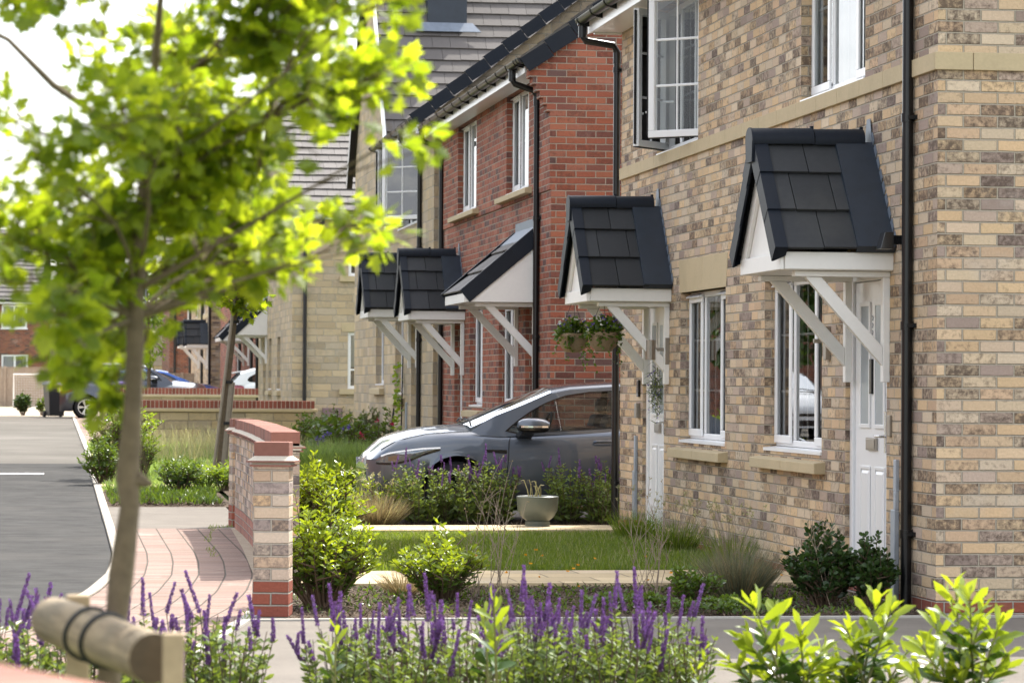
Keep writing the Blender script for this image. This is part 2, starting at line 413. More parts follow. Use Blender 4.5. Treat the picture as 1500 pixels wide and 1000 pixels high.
# ------------------------------------------------------------------ leaves in bulk
T_LAUREL = ([(0, 0, 0), (.35, 0, .01), (.74, 0, -.03), (1, 0, -.12), (.32, .135, .05), (.74, .175, .01), (.32, -.135, .05), (.74, -.175, .01)], [(0, 1, 4), (1, 2, 5, 4), (2, 3, 5), (0, 6, 1), (1, 6, 7, 2), (2, 7, 3)])
T_SMALL = ([(0, 0, 0), (.5, .24, .05), (1, 0, -.05), (.5, -.24, .05)], [(0, 2, 1), (0, 3, 2)])
T_ROUND = ([(0, 0, 0), (.3, .3, .04), (.75, .3, .02), (1, 0, -.06), (.75, -.3, .02), (.3, -.3, .04)], [(0, 3, 2, 1), (0, 5, 4, 3)])
_mp = [(0, .03), (.07, .20), (-.04, .47), (.20, .27), (.46, .62), (.48, .25), (.70, .33), (.72, .15), (1.0, 0)]
_pts = [(x, y) for x, y in _mp] + [(x, -y) for x, y in _mp[-2::-1]]
T_MAPLE = ([(.42, 0, .03)] + [(x, y, -.12 * abs(y) - .05 * x) for x, y in _pts], [(0, i + 2, i + 1) for i in range(len(_pts) - 1)])
T_BLADE = ([(0, .5, 0), (0, -.5, 0), (.4, .42, .10), (.4, -.42, .10), (.75, .28, .05), (.75, -.28, .05), (1, 0, -.12)], [(0, 1, 3, 2), (2, 3, 5, 4), (4, 5, 6)])
T_STRAND = ([(0, .5, 0), (0, -.5, 0), (.55, .4, .06), (.55, -.4, .06), (1, 0, -.05)], [(0, 1, 3, 2), (2, 3, 4)])
def nrm(a): return a / np.maximum(np.linalg.norm(a, axis=1, keepdims=True), 1e-9)
def leaves(name, mat, parent, P, D, S, T, wid=None, up=.8, rnd=None, origin=None, flat=.5):
    """one leaf of template T at each point P, pointing along D, of length S (a width scale may differ)"""
    P = np.asarray(P, float); D = nrm(np.asarray(D, float)); n = len(P); S = np.broadcast_to(np.asarray(S, float), (n,))
    W = S if wid is None else np.broadcast_to(np.asarray(wid, float), (n,))
    U = RNG.normal(0, flat, (n, 3)); U[:, 2] += up
    B = nrm(np.cross(U, D) + 1e-6); Nn = np.cross(D, B)
    tv = np.array(T[0]); k = len(tv)
    V = P[:, None, :] + D[:, None, :] * (tv[None, :, 0:1] * S[:, None, None]) + B[:, None, :] * (tv[None, :, 1:2] * W[:, None, None]) + Nn[:, None, :] * (tv[None, :, 2:3] * S[:, None, None])
    o0 = np.zeros(3)
    if parent is not None and origin is None:
        q = parent
        while q is not None: o0 = o0 + np.array(q.location); q = q.parent
    elif origin is not None: o0 = np.array(origin, float)
    V = (V - o0).reshape(-1, 3)
    ft = [len(f) for f in T[1]]; fl = np.array([i for f in T[1] for i in f])
    loops = (np.arange(n)[:, None] * k + fl[None, :]).ravel()
    tot = np.tile(ft, n); st = np.concatenate([[0], np.cumsum(tot)[:-1]])
    me = bpy.data.meshes.new(name)
    me.vertices.add(len(V)); me.vertices.foreach_set('co', V.ravel())
    me.loops.add(len(loops)); me.loops.foreach_set('vertex_index', loops.astype(np.int32))
    me.polygons.add(len(tot)); me.polygons.foreach_set('loop_start', st.astype(np.int32)); me.polygons.foreach_set('loop_total', tot.astype(np.int32))
    r = RNG.random(n) if rnd is None else np.asarray(rnd)
    at = me.attributes.new('rnd', 'FLOAT', 'FACE'); at.data.foreach_set('value', np.repeat(r, len(ft)))
    me.materials.append(M[mat]); me.update(calc_edges=True); me.validate()
    o = bpy.data.objects.new(name, me); COL.objects.link(o)
    if parent is not None: o.parent = parent
    elif origin is not None: o.location = o0
    return o
def rdir(n, zlo=-1, zhi=1):
    z = RNG.uniform(zlo, zhi, n); t = RNG.uniform(0, 2 * PI, n); r = np.sqrt(1 - z * z)
    return np.stack([r * np.cos(t), r * np.sin(t), z], 1)
# ------------------------------------------------------------------ house parts (street fronts face -X)
def ring(mb, x0, x1, y0, y1, z0, z1, w):
    mb.box(x0, x1, y0, y1, z0, z0 + w); mb.box(x0, x1, y0, y1, z1 - w, z1)
    mb.box(x0 + .001, x1 - .001, y0, y0 + w, z0 + w, z1 - w); mb.box(x0 + .001, x1 - .001, y1 - w, y1, z0 + w, z1 - w)
def window(root, x, y0, y1, z0, z1, lights, rec=.095, hbars=(), mid_v=True, glass='glass', room=True, curtain=None, hoods=True, sill=True, drop=()):
    """lights: list of (fraction, has_sash) from near to far"""
    f = MB(); X = x + rec
    ring(f, X, X + .07, y0, y1, z0, z1, .05)
    ys = [y0]; tot = sum(a for a, _ in lights)
    for a, _ in lights: ys.append(ys[-1] + (y1 - y0) * a / tot)
    for q in ys[1:-1]: f.box(X + .002, X + .068, q - .03, q + .03, z0 + .05, z1 - .05)
    for k, ((a, sash), ya, yb) in enumerate(zip(lights, ys, ys[1:])):
        ya += .028 if k else .02; yb -= .028 if k < len(lights) - 1 else .02
        if k in drop: continue
        if sash: ring(f, X - .022, X - .002, ya, yb, z0 + .025, z1 - .03, .062)
        if sash and hoods:
            f.hexa([(X - .055, ya, z1 - .05), (X - .055, yb, z1 - .05), (X - .003, yb, z1 - .05), (X - .003, ya, z1 - .05), (X - .05, ya, z1 - .038), (X - .05, yb, z1 - .038), (X - .003, yb, z1 - .01), (X - .003, ya, z1 - .01)])
        for t in hbars: f.box(X + .018, X + .034, ya + .05, yb - .05, lerp(z0, z1, t) - .011, lerp(z0, z1, t) + .011)
        if not sash and mid_v: f.box(X + .019, X + .033, (ya + yb) / 2 - .011, (ya + yb) / 2 + .011, z0 + .05, z1 - .05)
    w = f.build('window', 'upvc', root, bevel=.006)
    p = MB()
    for k, (ya, yb) in enumerate(zip(ys, ys[1:])):
        if k in drop: continue
        p.face([(X + .015, ya + .03, z0 + .04), (X + .015, ya + .03, z1 - .04), (X + .015, yb - .03, z1 - .04), (X + .015, yb - .03, z0 + .04)])
    p.build('pane', glass, w)
    if room:
        r = MB(); a, b, c, d = y0 + .01, y1 - .01, z0 + .01, z1 - .01
        r.face([(X + 1.2, a - .3, c - .2), (X + 1.2, a - .3, d), (X + 1.2, b + .3, d), (X + 1.2, b + .3, c - .2)])
        for q0, q1 in (((a, c, d), (a - .3, c - .2, d)), ((b, c, d), (b + .3, c - .2, d))):
            r.face([(X + .07, q0[0], q0[1]), (X + 1.2, q1[0], q1[1]), (X + 1.2, q1[0], q1[2]), (X + .07, q0[0], q0[2])])
        r.face([(X + .07, a, c), (X + .07, b, c), (X + 1.2, b + .3, c - .2), (X + 1.2, a - .3, c - .2)])
        r.face([(X + .07, a, d), (X + .07, b, d), (X + 1.2, b + .3, d), (X + 1.2, a - .3, d)])
        r.build('interior', 'room', w)
    if curtain:
        c = MB()
        for ca, cb in curtain:
            n = 40; yy = [lerp(y0 + .03, y1 - .03, lerp(ca, cb, i / n)) for i in range(n + 1)]
            rows = [[(X + .13 + .018 * math.sin(i * 1.9 + 2 * math.sin(i * .7)), y, z) for i, y in enumerate(yy)] for z in (z0 + .02, z1 - .02)]
            c.grid(rows)
        c.build('curtain', 'curtain', w, smooth=True)
    if sill:
        s = MB()
        s.hexa([(x - .012, y0 - .0, z0 - .035), (X - .001, y0 - .0, z0 - .035), (X - .001, y1 - .01, z0 - .035), (x - .012, y1 - .01, z0 - .035), (x - .012, y0, z0 - .012), (X - .001, y0, z0 - .002), (X - .001, y1 - .01, z0 - .002), (x - .012, y1 - .01, z0 - .012)])
        s.build('sill', 'upvc', w)
    return w
def stone_sill(root, x, y0, y1, zt, h=.1, proj=.085, joints=1):
    s = MB(); n = joints + 1
    for k in range(n):
        a, b = lerp(y0, y1, k / n) + (.003 if k else 0), lerp(y0, y1, (k + 1) / n) - (.003 if k < n - 1 else 0)
        s.hexa([(x - proj, a, zt - h), (x + .06, a, zt - h), (x + .06, b, zt - h), (x - proj, b, zt - h), (x - proj, a, zt - .022), (x + .06, a, zt), (x + .06, b, zt), (x - proj, b, zt - .022)])
    s.build('stone_sill', 'cast_stone', root, bevel=.006)
def lintel(root, x, y0, y1, z0, z1, splay=.06):
    s = MB(); ym = (y0 + y1) / 2
    s.prism([(y0, z0), (ym - .002, z0), (ym - .002, z1), (y0 - splay, z1)], 0, x - .004, x + .09)
    s.prism([(ym + .002, z0), (y1, z0), (y1 + splay, z1), (ym + .002, z1)], 0, x - .004, x + .09)
    s.build('lintel', 'cast_stone', root, bevel=.004)
def door(root, x, y0, y1, z0, z1, rec=.09, detail=True):
    X = x + rec; f = MB()
    ring(f, X - .01, X + .07, y0, y1, z0, z1, .07)
    fr = MB(); a, b, c, d = y0 + .075, y1 - .075, z0 + .05, z1 - .075
    fr.box(X + .012, X + .055, a, b, c, d)
    w = b - a; h = d - c
    holes = []
    for s0, s1 in ((.16, .44), (.56, .84)):
        q0, q1 = a + w * s0, a + w * s1
        ring(fr, X - .002, X + .0115, q0, q1, c + h * .50, c + h * .93, .028); holes.append((q0 + .028, q1 - .028, c + h * .50 + .028, c + h * .93 - .028))
        ring(fr, X + .004, X + .0115, q0, q1, c + h * .06, c + h * .37, .022)
        fr.hexa([(X + .002, q0 + .05, c + h * .06 + .05), (X + .0118, q0 + .03, c + h * .06 + .03), (X + .0118, q1 - .03, c + h * .06 + .03), (X + .002, q1 - .05, c + h * .06 + .05), (X + .002, q0 + .05, c + h * .37 - .05), (X + .0118, q0 + .03, c + h * .37 - .03), (X + .0118, q1 - .03, c + h * .37 - .03), (X + .002, q1 - .05, c + h * .37 - .05)])
    o = fr.build('door', 'upvc', root, bevel=.004)
    f.build('door_frame', 'upvc', o, bevel=.005)
    g = MB()
    for q in holes: g.box(X + .004, X + .0112, *q)
    g.build('door_glass', 'frost_glass', o)
    if detail:
        ym = (a + b) / 2
        l = MB(); l.box(X - .006, X + .0115, ym - .13, ym + .13, c + h * .425, c + h * .468); l.box(X - .011, X - .0065, ym - .11, ym + .11, c + h * .43, c + h * .463)
        l.build('letter_plate', 'brushed', o, bevel=.004)
        n = MB(); n.box(X - .02, X - .0, a + .03, a + .07, c + h * .42, c + h * .56); n.tube([(X - .02, a + .05, c + h * .475), (X - .055, a + .05, c + h * .475), (X - .055, a + .17, c + h * .475)], .009)
        n.build('handle', 'steel', o)
        t = MB(); t.box(X + .0, X + .012, y0 - .02, y1 + .02, z0 - .04, z0 - .002); t.build('threshold', 'galv', o)
    return o
def downpipe(root, x, y, z0, z1, zg, xg, r=.036, swan=True):
    """pipe down the wall at x, swan neck out to the gutter outlet at xg"""
    m = MB()
    pts = [(xg, y, zg), (xg, y, zg - .14), (xg + .03, y, zg - .19), (x - .05, y, z1 + .07), (x - .012, y, z1), (x - .012, y, z1 - .06)] if swan else [(x - .012, y, z1)]
    m.tube(pts + [(x - .012, y, z0)], r, 12)
    for z in np.arange(z0 + .5, z1 - .1, 1.35):
        m.tube([(x - .012, y, z), (x - .012, y, z + .055)], r + .007, 12); m.box(x + .02, x + .05, y - .085, y + .085, z + .012, z + .042)
        m.box(x - .02, x + .03, y - .055, y - .03, z + .015, z + .04)
    for z in (z1 - .05, ):
        m.tube([(x - .012, y, z - .06), (x - .012, y, z + .05)], r + .006, 12)
    if swan: m.tube([(xg, y, zg - .16), (xg, y, zg - .05)], r + .006, 12); m.tube([(xg, y, zg - .04), (xg, y, zg + .01)], r + .016, 12)
    return m.build('downpipe', 'black_pvc', root, smooth=True)
def gutter(root, x, y0, y1, z, r=.06, step=.75):
    """half-round gutter along Y hung from a fascia; x is its centre, z its rim"""
    m = MB()
    arc = [(math.cos(a), math.sin(a)) for a in np.linspace(PI, 2 * PI, 11)]
    m.grid([[(x + r * c, y, z + r * s) for c, s in arc] for y in (y0, y1)])
    m.grid([[(x + (r - .005) * c, y, z + (r - .005) * s) for c, s in arc][::-1] for y in (y0, y1)])
    for y in (y0, y1): m.prism([(x + r * c, z + r * s) for c, s in arc], 1, y - .003, y + .003)
    g = m.build('gutter', 'black_pvc', root, smooth=True)
    ys = list(np.arange(y0 + .12, y1, step)) + [y0 + .30]
    for k, y in enumerate(ys):
        if k:
            c = first.copy(); COL.objects.link(c); c.location.y = first.location.y + y - ys[0]; continue
        b = MB()
        b.grid([[(x + (r + .006) * c, yy, z + (r + .006) * s) for c, s in arc] for yy in (y, y + .035)])
        b.grid([[(x + q * c, yy, z + q * s) for q, yy in ((r - .004, y), (r + .006, y), (r + .006, y + .035), (r - .004, y + .035))] for c, s in arc])
        b.prism([(x + .0, z - r - .012), (x + r + .03, z - r - .03), (x + r + .03, z + .0), (x + .03, z - .02)], 1, y + .008, y + .027)
        first = b.build('gutter_bracket', 'black_pvc', g, smooth=True)
    return g
def slab_tiles(mb, P0, U, V, nu, nv, tw, tg, th=.02, lift=.022, nrm_=None, gap=.005, stagger=True, clip=None):
    """courses of flat tiles: P0 lower-left eave corner, U unit along the eave, V unit up the slope"""
    P0 = Vector(P0); U = Vector(U).normalized(); V = Vector(V).normalized(); Nn = U.cross(V).normalized()
    if nrm_ is not None and Nn.dot(Vector(nrm_)) < 0: Nn = -Nn
    for j in range(nv):
        off = (tw / 2 if (j % 2 and stagger) else 0)
        us = [0.] + [k * tw + off for k in range(0 if off else 1, nu + 1) if 0 < k * tw + off < nu * tw] + [nu * tw]
        for a, b in zip(us, us[1:]):
            if b - a < .03: continue
            a2, b2 = a + gap / 2, b - gap / 2
            v0, v1 = j * tg - .0, (j + 1) * tg + .06
            if clip and not clip(P0 + U * ((a + b) / 2) + V * (v0 + tg / 2)): continue
            q = random.uniform(-.004, .004)
            lo = lambda u, h: P0 + U * u + V * (v0 + q) + Nn * h
            hi = lambda u, h: P0 + U * u + V * v1 + Nn * h
            mb.hexa([lo(a2, lift), lo(b2, lift), hi(b2, 0), hi(a2, 0), lo(a2, lift + th), lo(b2, lift + th), hi(b2, th * .7), hi(a2, th * .7)])
def gable_canopy(root, xw, yc, zr=3.15, steps=True, near_only=False):
    """small gabled porch roof on two brackets, ridge at right angles to the wall"""
    xf = xw - .815; hw, dr = .655, .79; sl = math.hypot(hw, dr); ze = zr - dr
    t = MB()
    for sg in (-1, 1):
        V = Vector((0, -sg * hw, dr)).normalized(); Nn = Vector((0, sg * dr, hw)).normalized()
        e = Vector((xf + .05, yc + sg * hw, ze))
        slab_tiles(t, e, (1, 0, 0), V, 2, 3, .275, sl / 3, .02, .026, Nn)
    can = t.build('porch_canopy', 'canopy_tile', root, bevel=.003)
    vb = MB()
    for sg in (-1, 1):
        V = Vector((0, -sg * hw, dr)).normalized(); Nn = Vector((0, sg * dr, hw)).normalized()
        for j in range(3):
            a = Vector((0, yc + sg * hw, ze)) + V * (j * sl / 3 - .012); b = Vector((0, yc + sg * hw, ze)) + V * ((j + 1) * sl / 3 + .015)
            for x0, x1, h0, h1 in ((xf - .012 - .003 * j, xf + .0, -.085 - .002 * j, .056 + .001 * j), (xf, xf + .075 + .001 * j, .046, .056 + .001 * j)):
                vb.hexa([(x, *(p + Nn * h).yz) for h, dd in ((h0, 0), (h1, 0)) for x, p in ((x0, a), (x1, a), (x1, b), (x0, b))] if False else
                        [Vector((x0, 0, 0)) + a + Nn * (h0), Vector((x1, 0, 0)) + a + Nn * h0, Vector((x1, 0, 0)) + b + Nn * (h0 - .012), Vector((x0, 0, 0)) + b + Nn * (h0 - .012),
                         Vector((x0, 0, 0)) + a + Nn * h1, Vector((x1, 0, 0)) + a + Nn * h1, Vector((x1, 0, 0)) + b + Nn * (h1 - .014), Vector((x0, 0, 0)) + b + Nn * (h1 - .014)])
            if j == 0: vb.hexa([Vector((xx, 0, 0)) + a + V * vv + Nn * hh for vv, hh in ((0, -.115), (0, .056)) for xx in (xf, xf + .075)][:0] or
                        [Vector((xf, 0, 0)) + a + Nn * -.085, Vector((xf + .075, 0, 0)) + a + Nn * -.03, Vector((xf + .075, 0, 0)) + a + V * .01 + Nn * -.03, Vector((xf, 0, 0)) + a + V * .01 + Nn * -.085,
                         Vector((xf, 0, 0)) + a + Nn * .046, Vector((xf + .075, 0, 0)) + a + Nn * .046, Vector((xf + .075, 0, 0)) + a + V * .01 + Nn * .046, Vector((xf, 0, 0)) + a + V * .01 + Nn * .046])
    vb.build('verge_cap', 'verge_cap', can)
    rd = MB()
    arc = [(math.cos(a), math.sin(a)) for a in np.linspace(-.35, PI + .35, 13)]
    for a, b in ((xf - .02, xf + .40), (xf + .406, xw - .06)):
        rd.grid([[(x, yc + .105 * c, zr - .01 + .085 * s + (.006 if x in (b,) else 0)) for c, s in arc] for x in (a, b)])
        rd.prism([(yc + .105 * c, zr - .01 + .085 * s) for c, s in arc], 0, b - .006, b)
    rd.prism([(yc + .11 * c, zr - .012 + .09 * s) for c, s in arc] + [(yc - .09, zr - .16), (yc + .09, zr - .16)], 0, xf - .035, xf - .02)
    for x in (xf + .403, xf + .75): rd.box(x - .012, x + .012, yc - .012, yc + .012, zr + .07, zr + .095)
    rd.build('ridge_tile', 'verge_cap', can, smooth=True)
    ld = MB(); fl = MB()
    for sg in (-1, 1):
        V = Vector((0, -sg * hw, dr)).normalized(); Nn = Vector((0, sg * dr, hw)).normalized(); e = Vector((0, yc + sg * hw, ze))
        x0, x1 = xw - .265, xw - .004
        p0, p1 = e + V * .0, e + V * (sl - .07)
        ld.hexa([Vector((x, 0, 0)) + p + Nn * h for h in (.0, .060) for x, p in ((x0, p0), (x1, p0), (x1, p1), (x0, p1))])
        if steps:
            n = 9
            for i in range(n):
                za = lerp(ze, zr, i / n); zb = lerp(ze, zr, (i + 1) / n); ya = yc + sg * lerp(hw, 0, i / n); yb = yc + sg * lerp(hw, 0, (i + 1) / n)
                fl.prism([(ya, za), (yb, zb), (yb + sg * .085, zb + .055), (ya + sg * .055, zb - .01)], 0, xw - .009, xw - .003)
    if steps:
        fl.prism([(yc - .10, zr - .06), (yc + .10, zr - .06), (yc + .045, zr + .15), (yc - .045, zr + .15)], 0, xw - .013, xw - .0095)
    ld.build('lead_flashing', 'dark_lead', can)
    if steps: fl.build('step_flashing', 'lead', can)
    w = MB()
    for sg in (-1, 1):   # raking boards, side fascias, lower rails
        V = Vector((0, -sg * hw, dr)).normalized(); Nn = Vector((0, sg * dr, hw)).normalized(); e = Vector((0, yc + sg * hw, ze))
        a = e + V * .03 - Nn * .15; b = e + V * (sl - .05) - Nn * .15
        w.hexa([Vector((x, 0, 0)) + p + Nn * h for h in (0, .11) for x, p in ((xf + .05, a), (xf + .079, a), (xf + .079, b), (xf + .05, b))])
        yo = yc + sg * (hw - .035)
        w.box(xf + .075, xw, min(yo, yo - sg * .022), max(yo, yo - sg * .022), ze - .115, ze + .0)
        yi = yc + sg * .50
        w.box(xf + .16, xw, yi - .045, yi + .045, ze - .16, ze - .122)
    w.box(xf + .08, xw, yc - .608, yc + .608, ze - .120, ze - .100)
    w.box(xf + .045, xf + .074, yc - .60, yc + .60, ze - .118, ze - .01)
    w.build('fascia', 'white_paint', can, bevel=.004)
    p = MB(); p.prism([(yc - .55, ze - .02), (yc + .55, ze - .02), (yc, zr - .16)], 0, xf + .080, xf + .088)
    p.build('gable_panel', 'white_paint', can)
    for sg in (-1, 1):
        yi = yc + sg * .50; k = MB()
        k.box(xw - .047, xw, yi - .035, yi + .035, ze - .86, ze - .161)
        k.prism([(xw - .58, ze - .161), (xw - .47, ze - .161), (xw - .048, ze - .625), (xw - .048, ze - .75)], 1, yi - .028, yi + .028)
        k.build('bracket', 'white_paint', can, bevel=.004)
    return can
def lean_to(root, xw, y0, y1, zt=3.2, zb=2.45, proj=.86):
    xf = xw - proj; sl = math.hypot(proj, zt - zb); V = Vector((proj, 0, zt - zb)).normalized(); Nn = Vector((-(zt - zb), 0, proj)).normalized()
    t = MB(); n = max(2, int((y1 - y0 - .1) / .29))
    slab_tiles(t, (xf, y0 + .05, zb), (0, 1, 0), V, n, 3, (y1 - y0 - .1) / n, sl / 3, .02, .026, Nn)
    can = t.build('porch_canopy', 'spine_grey', root, bevel=.003)
    for y, s in ((y0, 1), (y1, -1)):
        vb = MB()
        for j in range(3):
            a = Vector((xf, y, zb)) + V * (j * sl / 3 - .02); b = Vector((xf, y, zb)) + V * ((j + 1) * sl / 3 + .01)
            e_ = .003 * j; ya, yb = sorted((y - s * (.012 + e_), y + s * .05))
            for c, d, h0, h1 in ((ya, yb, .047, .057 + e_ * .4), (min(y - s * (.012 + e_), y), max(y - s * (.012 + e_), y), -.12 - e_ * .5, .047)):
                vb.hexa([Vector((p.x, yy, p.z)) + Nn * h for h in (h0, h1) for yy, p in ((c, a), (d, a), (d, b), (c, b))])
        vb.build('verge_cap', 'verge_cap', can)
    f = MB()
    f.box(xw - .012, xw - .003, y0 - .02, y1 + .02, zt - .03, zt + .15); f.hexa([(xw - .2, y0, zt - .17), (xw - .01, y0, zt + .0), (xw - .01, y1, zt), (xw - .2, y1, zt - .17), (xw - .2, y0, zt - .115), (xw - .01, y0, zt + .055), (xw - .01, y1, zt + .055), (xw - .2, y1, zt - .115)])
    f.build('lead_flashing', 'lead', can)
    w = MB()
    for y in (y0 + .012, y1 - .012):
        w.prism([(xf + .03, zb - .10), (xw, zb - .10), (xw, zt - .12), (xf + .03, zb - .055)], 1, y - .01, y + .01)
    w.box(xf - .0, xf + .029, y0 + .003, y1 - .003, zb - .105, zb + .0)
    w.box(xf + .03, xw, y0 + .03, y1 - .03, zb - .10, zb - .08)
    w.build('fascia', 'white_paint', can, bevel=.003)
    for y in (y0 + .16, y1 - .16):
        k = MB(); k.box(xw - .047, xw, y - .035, y + .035, zb - .82, zb - .15); k.box(xf + .15, xw, y - .04, y + .04, zb - .149, zb - .106)
        k.prism([(xw - .60, zb - .15), (xw - .49, zb - .15), (xw - .048, zb - .60), (xw - .048, zb - .725)], 1, y - .032, y + .032)
        k.build('bracket', 'white_paint', can, bevel=.004)
    return can
def casement(win, hx, hy, ang, w, z0, z1, name='open_casement', side=1, hard=False):
    """a side-hung leaf standing open: hinge at (hx, hy), its free edge w away in direction ang"""
    d = Vector((math.cos(ang), math.sin(ang), 0)); a = Vector((hx, hy, 0)); m = MB(); up = (0, 0, 1)
    t = .06; fw = .062
    Z = lambda z: Vector((0, 0, z))
    m.bar(a + Z(z0 + fw / 2), a + d * w + Z(z0 + fw / 2), t, fw); m.bar(a + Z(z1 - fw / 2), a + d * w + Z(z1 - fw / 2), t, fw)
    sd = Vector((-d.y, d.x, 0))
    for q in (fw / 2, w - fw / 2): m.bar(a + d * q + Z(z0 + fw), a + d * q + Z(z1 - fw), t * .98, fw, up=sd)
    for f in (.36, .68):
        z = lerp(z0, z1, f); m.bar(a + d * fw + Z(z), a + d * (w - fw) + Z(z), .016, .022)
    m.bar(a + d * (w / 2) + Z(z0 + fw), a + d * (w / 2) + Z(z1 - fw), .015, .02, up=sd)
    m.bar(a + d * (w - .10) + sd * side * .045 + Z(lerp(z0, z1, .25)), a + d * (w - .22) + sd * side * .055 + Z(lerp(z0, z1, .25)), .014, .02)
    o = m.build(name, 'upvc', win, bevel=.005)
    g = MB(); p, q = a + d * fw, a + d * (w - fw); g.face([p + Z(z0 + fw), q + Z(z0 + fw), q + Z(z1 - fw), p + Z(z1 - fw)]); g.build('pane', 'glass', win)
    s = MB()
    for e in (w + .002,):
        s.bar(a + d * e + Z(z0 + .02), a + d * e + Z(z1 - .02), .012, .05, up=d)
    s.bar(a + Z(z0 - .004), a + d * w + Z(z0 - .004), .05, .008)
    s.build('seal', 'rubber', win)
    if hard:
        h = MB()
        for f in (.05, .30, .36, .55, .60, .82, .94): h.bar(a + d * (w - .012) + sd * side * .034 + Z(lerp(z0, z1, f)), a + d * (w - .012) + sd * side * .034 + Z(lerp(z0, z1, f) + .05), .006, .012)
        h.build('lock_keep', 'rubber', win)
    return o
def string_course(root, x, y0, y1, z0, z1, proj=.025, ln=.62, ret=None):
    m = MB(); y = y0
    while y < y1 - .01:
        b = min(y + ln, y1); m.box(x - proj, x + .02, y + .002, b - .002, z0, z1); y = b
    if ret:
        xx = x - proj; first = True
        while xx < ret:
            b = min(xx + (.25 if first else ln), ret); m.box(xx + (0 if first else .002), b - .002, y0 - proj, y0 - .001, z0, z1); xx = b; first = False
    return m.build('string_course', 'cast_stone', root, bevel=.004)

# ------------------------------------------------------------------ HOUSE 1: buff brick, nearest on the right
FX = 5.57
h1 = thing('brick_house', 'buff multi-coloured brick house nearest the viewer, with two gabled porches and white doors', 'house', (FX, 19.25, 0))
UW1, UW2 = (26.65, 28.5, 3.56, 4.885), (21.04, 22.9, 3.56, 4.885)
GW1, GW2 = (25.5, 27.37, .95, 2.25), (22.22, 24.06, .95, 2.25)
D1, D2 = (28.10, 29.14, .085, 2.23), (20.44, 21.54, .085, 2.23)
w = MB(); w.wallx(FX, 19.25, 30.32, .085, 4.9, [UW1, UW2, GW1, GW2, D1, D2])
for y in (19.25, 30.32): w.face([(FX, y, .085), (13, y, .085), (13, y, 5.0), (FX, y, 4.9)])
h1w = w.build('wall', 'buff_brick', h1)
p = MB(); p.wallx(FX, 19.25, D2[0], -.3, .085); p.wallx(FX, D2[1], D1[0], -.3, .085); p.wallx(FX, D1[1], 30.32, -.3, .085)
p.wallx(FX + .02, D2[0], D2[1], -.3, .05); p.wallx(FX + .02, D1[0], D1[1], -.3, .05)
p.face([(FX, 19.25, -.3), (13, 19.25, -.3), (13, 19.25, .085), (FX, 19.25, .085)])
p.build('plinth', 'plinth_brick', h1)
for y in (22.9, 25.1, 27.6):
    a = MB(); a.box(FX - .004, FX + .01, y, y + .21, .012, .078); v = a.build('air_brick', 'plinth_pink', h1)
    s = MB()
    for k in range(5): s.box(FX - .006, FX - .003, y + .012, y + .198, .018 + k * .012, .023 + k * .012)
    s.build('vent_slot', 'dark_void', v)
string_course(h1, FX, 19.25, 30.3, 3.437, 3.55, ret=13)
W1 = window(h1, FX, *UW1[:2], 3.575, 4.885, [(.33, True), (.34, False), (.33, True)], hbars=(.36, .68), drop=(0, 2), curtain=[(.36, .5)])
casement(W1, FX + .075, 26.72, R(138), .56, 3.60, 4.86, side=-1)
casement(W1, FX + .075, 28.45, R(-132), .54, 3.60, 4.86, side=1, hard=True)
window(h1, FX, *UW2[:2], 3.575, 4.885, [(.30, True), (.38, False), (.32, True)], hbars=(.5,), curtain=[(.0, 1.0)], hoods=False)
window(h1, FX, *GW1[:2], .965, 2.25, [(.30, True), (.38, False), (.32, True)], hbars=(.33, .67), curtain=[(.9, .99)])
window(h1, FX, *GW2[:2], .965, 2.25, [(.30, True), (.38, False), (.32, True)], hbars=(.33, .67), curtain=[(.92, .99)])
for g in (GW1, GW2):
    stone_sill(h1, FX, g[0] - .11, g[1] + .16, .895); lintel(h1, FX, g[0] - .02, g[1] + .02, 2.25, 2.54)
d1 = door(h1, FX, *D1, rec=.042); d2 = door(h1, FX, *D2, rec=.042)
n = MB()
n.box(FX + .03, FX + .052, 20.96, 21.015, 1.38, 1.62); n.build('door_knocker', 'black_gloss', d2, bevel=.004)
n = MB()
for k, zz in enumerate((1.90, 1.85, 1.80, 1.75, 1.70)):   # small upright row of illegible characters on the door's centre stile
    n.tube([(FX + .05, 21.01 - .012 * (k % 2), zz + .018), (FX + .05, 20.985, zz + .005), (FX + .05, 21.00 + .008 * (k % 3), zz - .016)], .0035, 5)
n.build('door_lettering', 'galv', d2)
c1 = gable_canopy(h1, FX, 28.40, 3.09); c2 = gable_canopy(h1, FX, 20.90, 3.11)
f = MB(); f.box(5.245, 5.265, 18.97, 30.42, 4.875, 5.04); f.box(5.266, FX - .001, 18.97, 30.40, 4.886, 4.90); f.box(5.30, FX, 30.325, 30.40, 4.87, 4.885)
f.box(5.266, 13, 18.97, 18.99, 4.875, 5.04); f.box(FX, 13, 18.991, 19.249, 4.886, 4.90)
f.build('fascia', 'upvc', h1, bevel=.003)
gutter(h1, 5.18, 18.95, 30.45, 5.025)
downpipe(h1, FX - .02, 30.40, -.05, 4.70, 5.0, 5.19); downpipe(h1, FX - .03, 19.80, -.05, 4.70, 5.0, 5.19)
r = MB()
a, b, c, d = (5.17, 18.9, 5.04), (5.17, 30.45, 5.04), (9.3, 30.45, 8.2), (9.3, 23.0, 8.2); e, g = (13.4, 18.9, 5.04), (13.4, 30.45, 5.04)
for q in ((a, b, c, d), (a, d, e), (d, c, g, e), (b, g, c)): r.face(q)
for q in ((a, b), (a, e)):
    p0, p1 = Vector(q[0]), Vector(q[1]); r.face([p0, p1, p1 - Vector((0, 0, .03)), p0 - Vector((0, 0, .03))])
r.build('roof', 'grey_tile', h1)
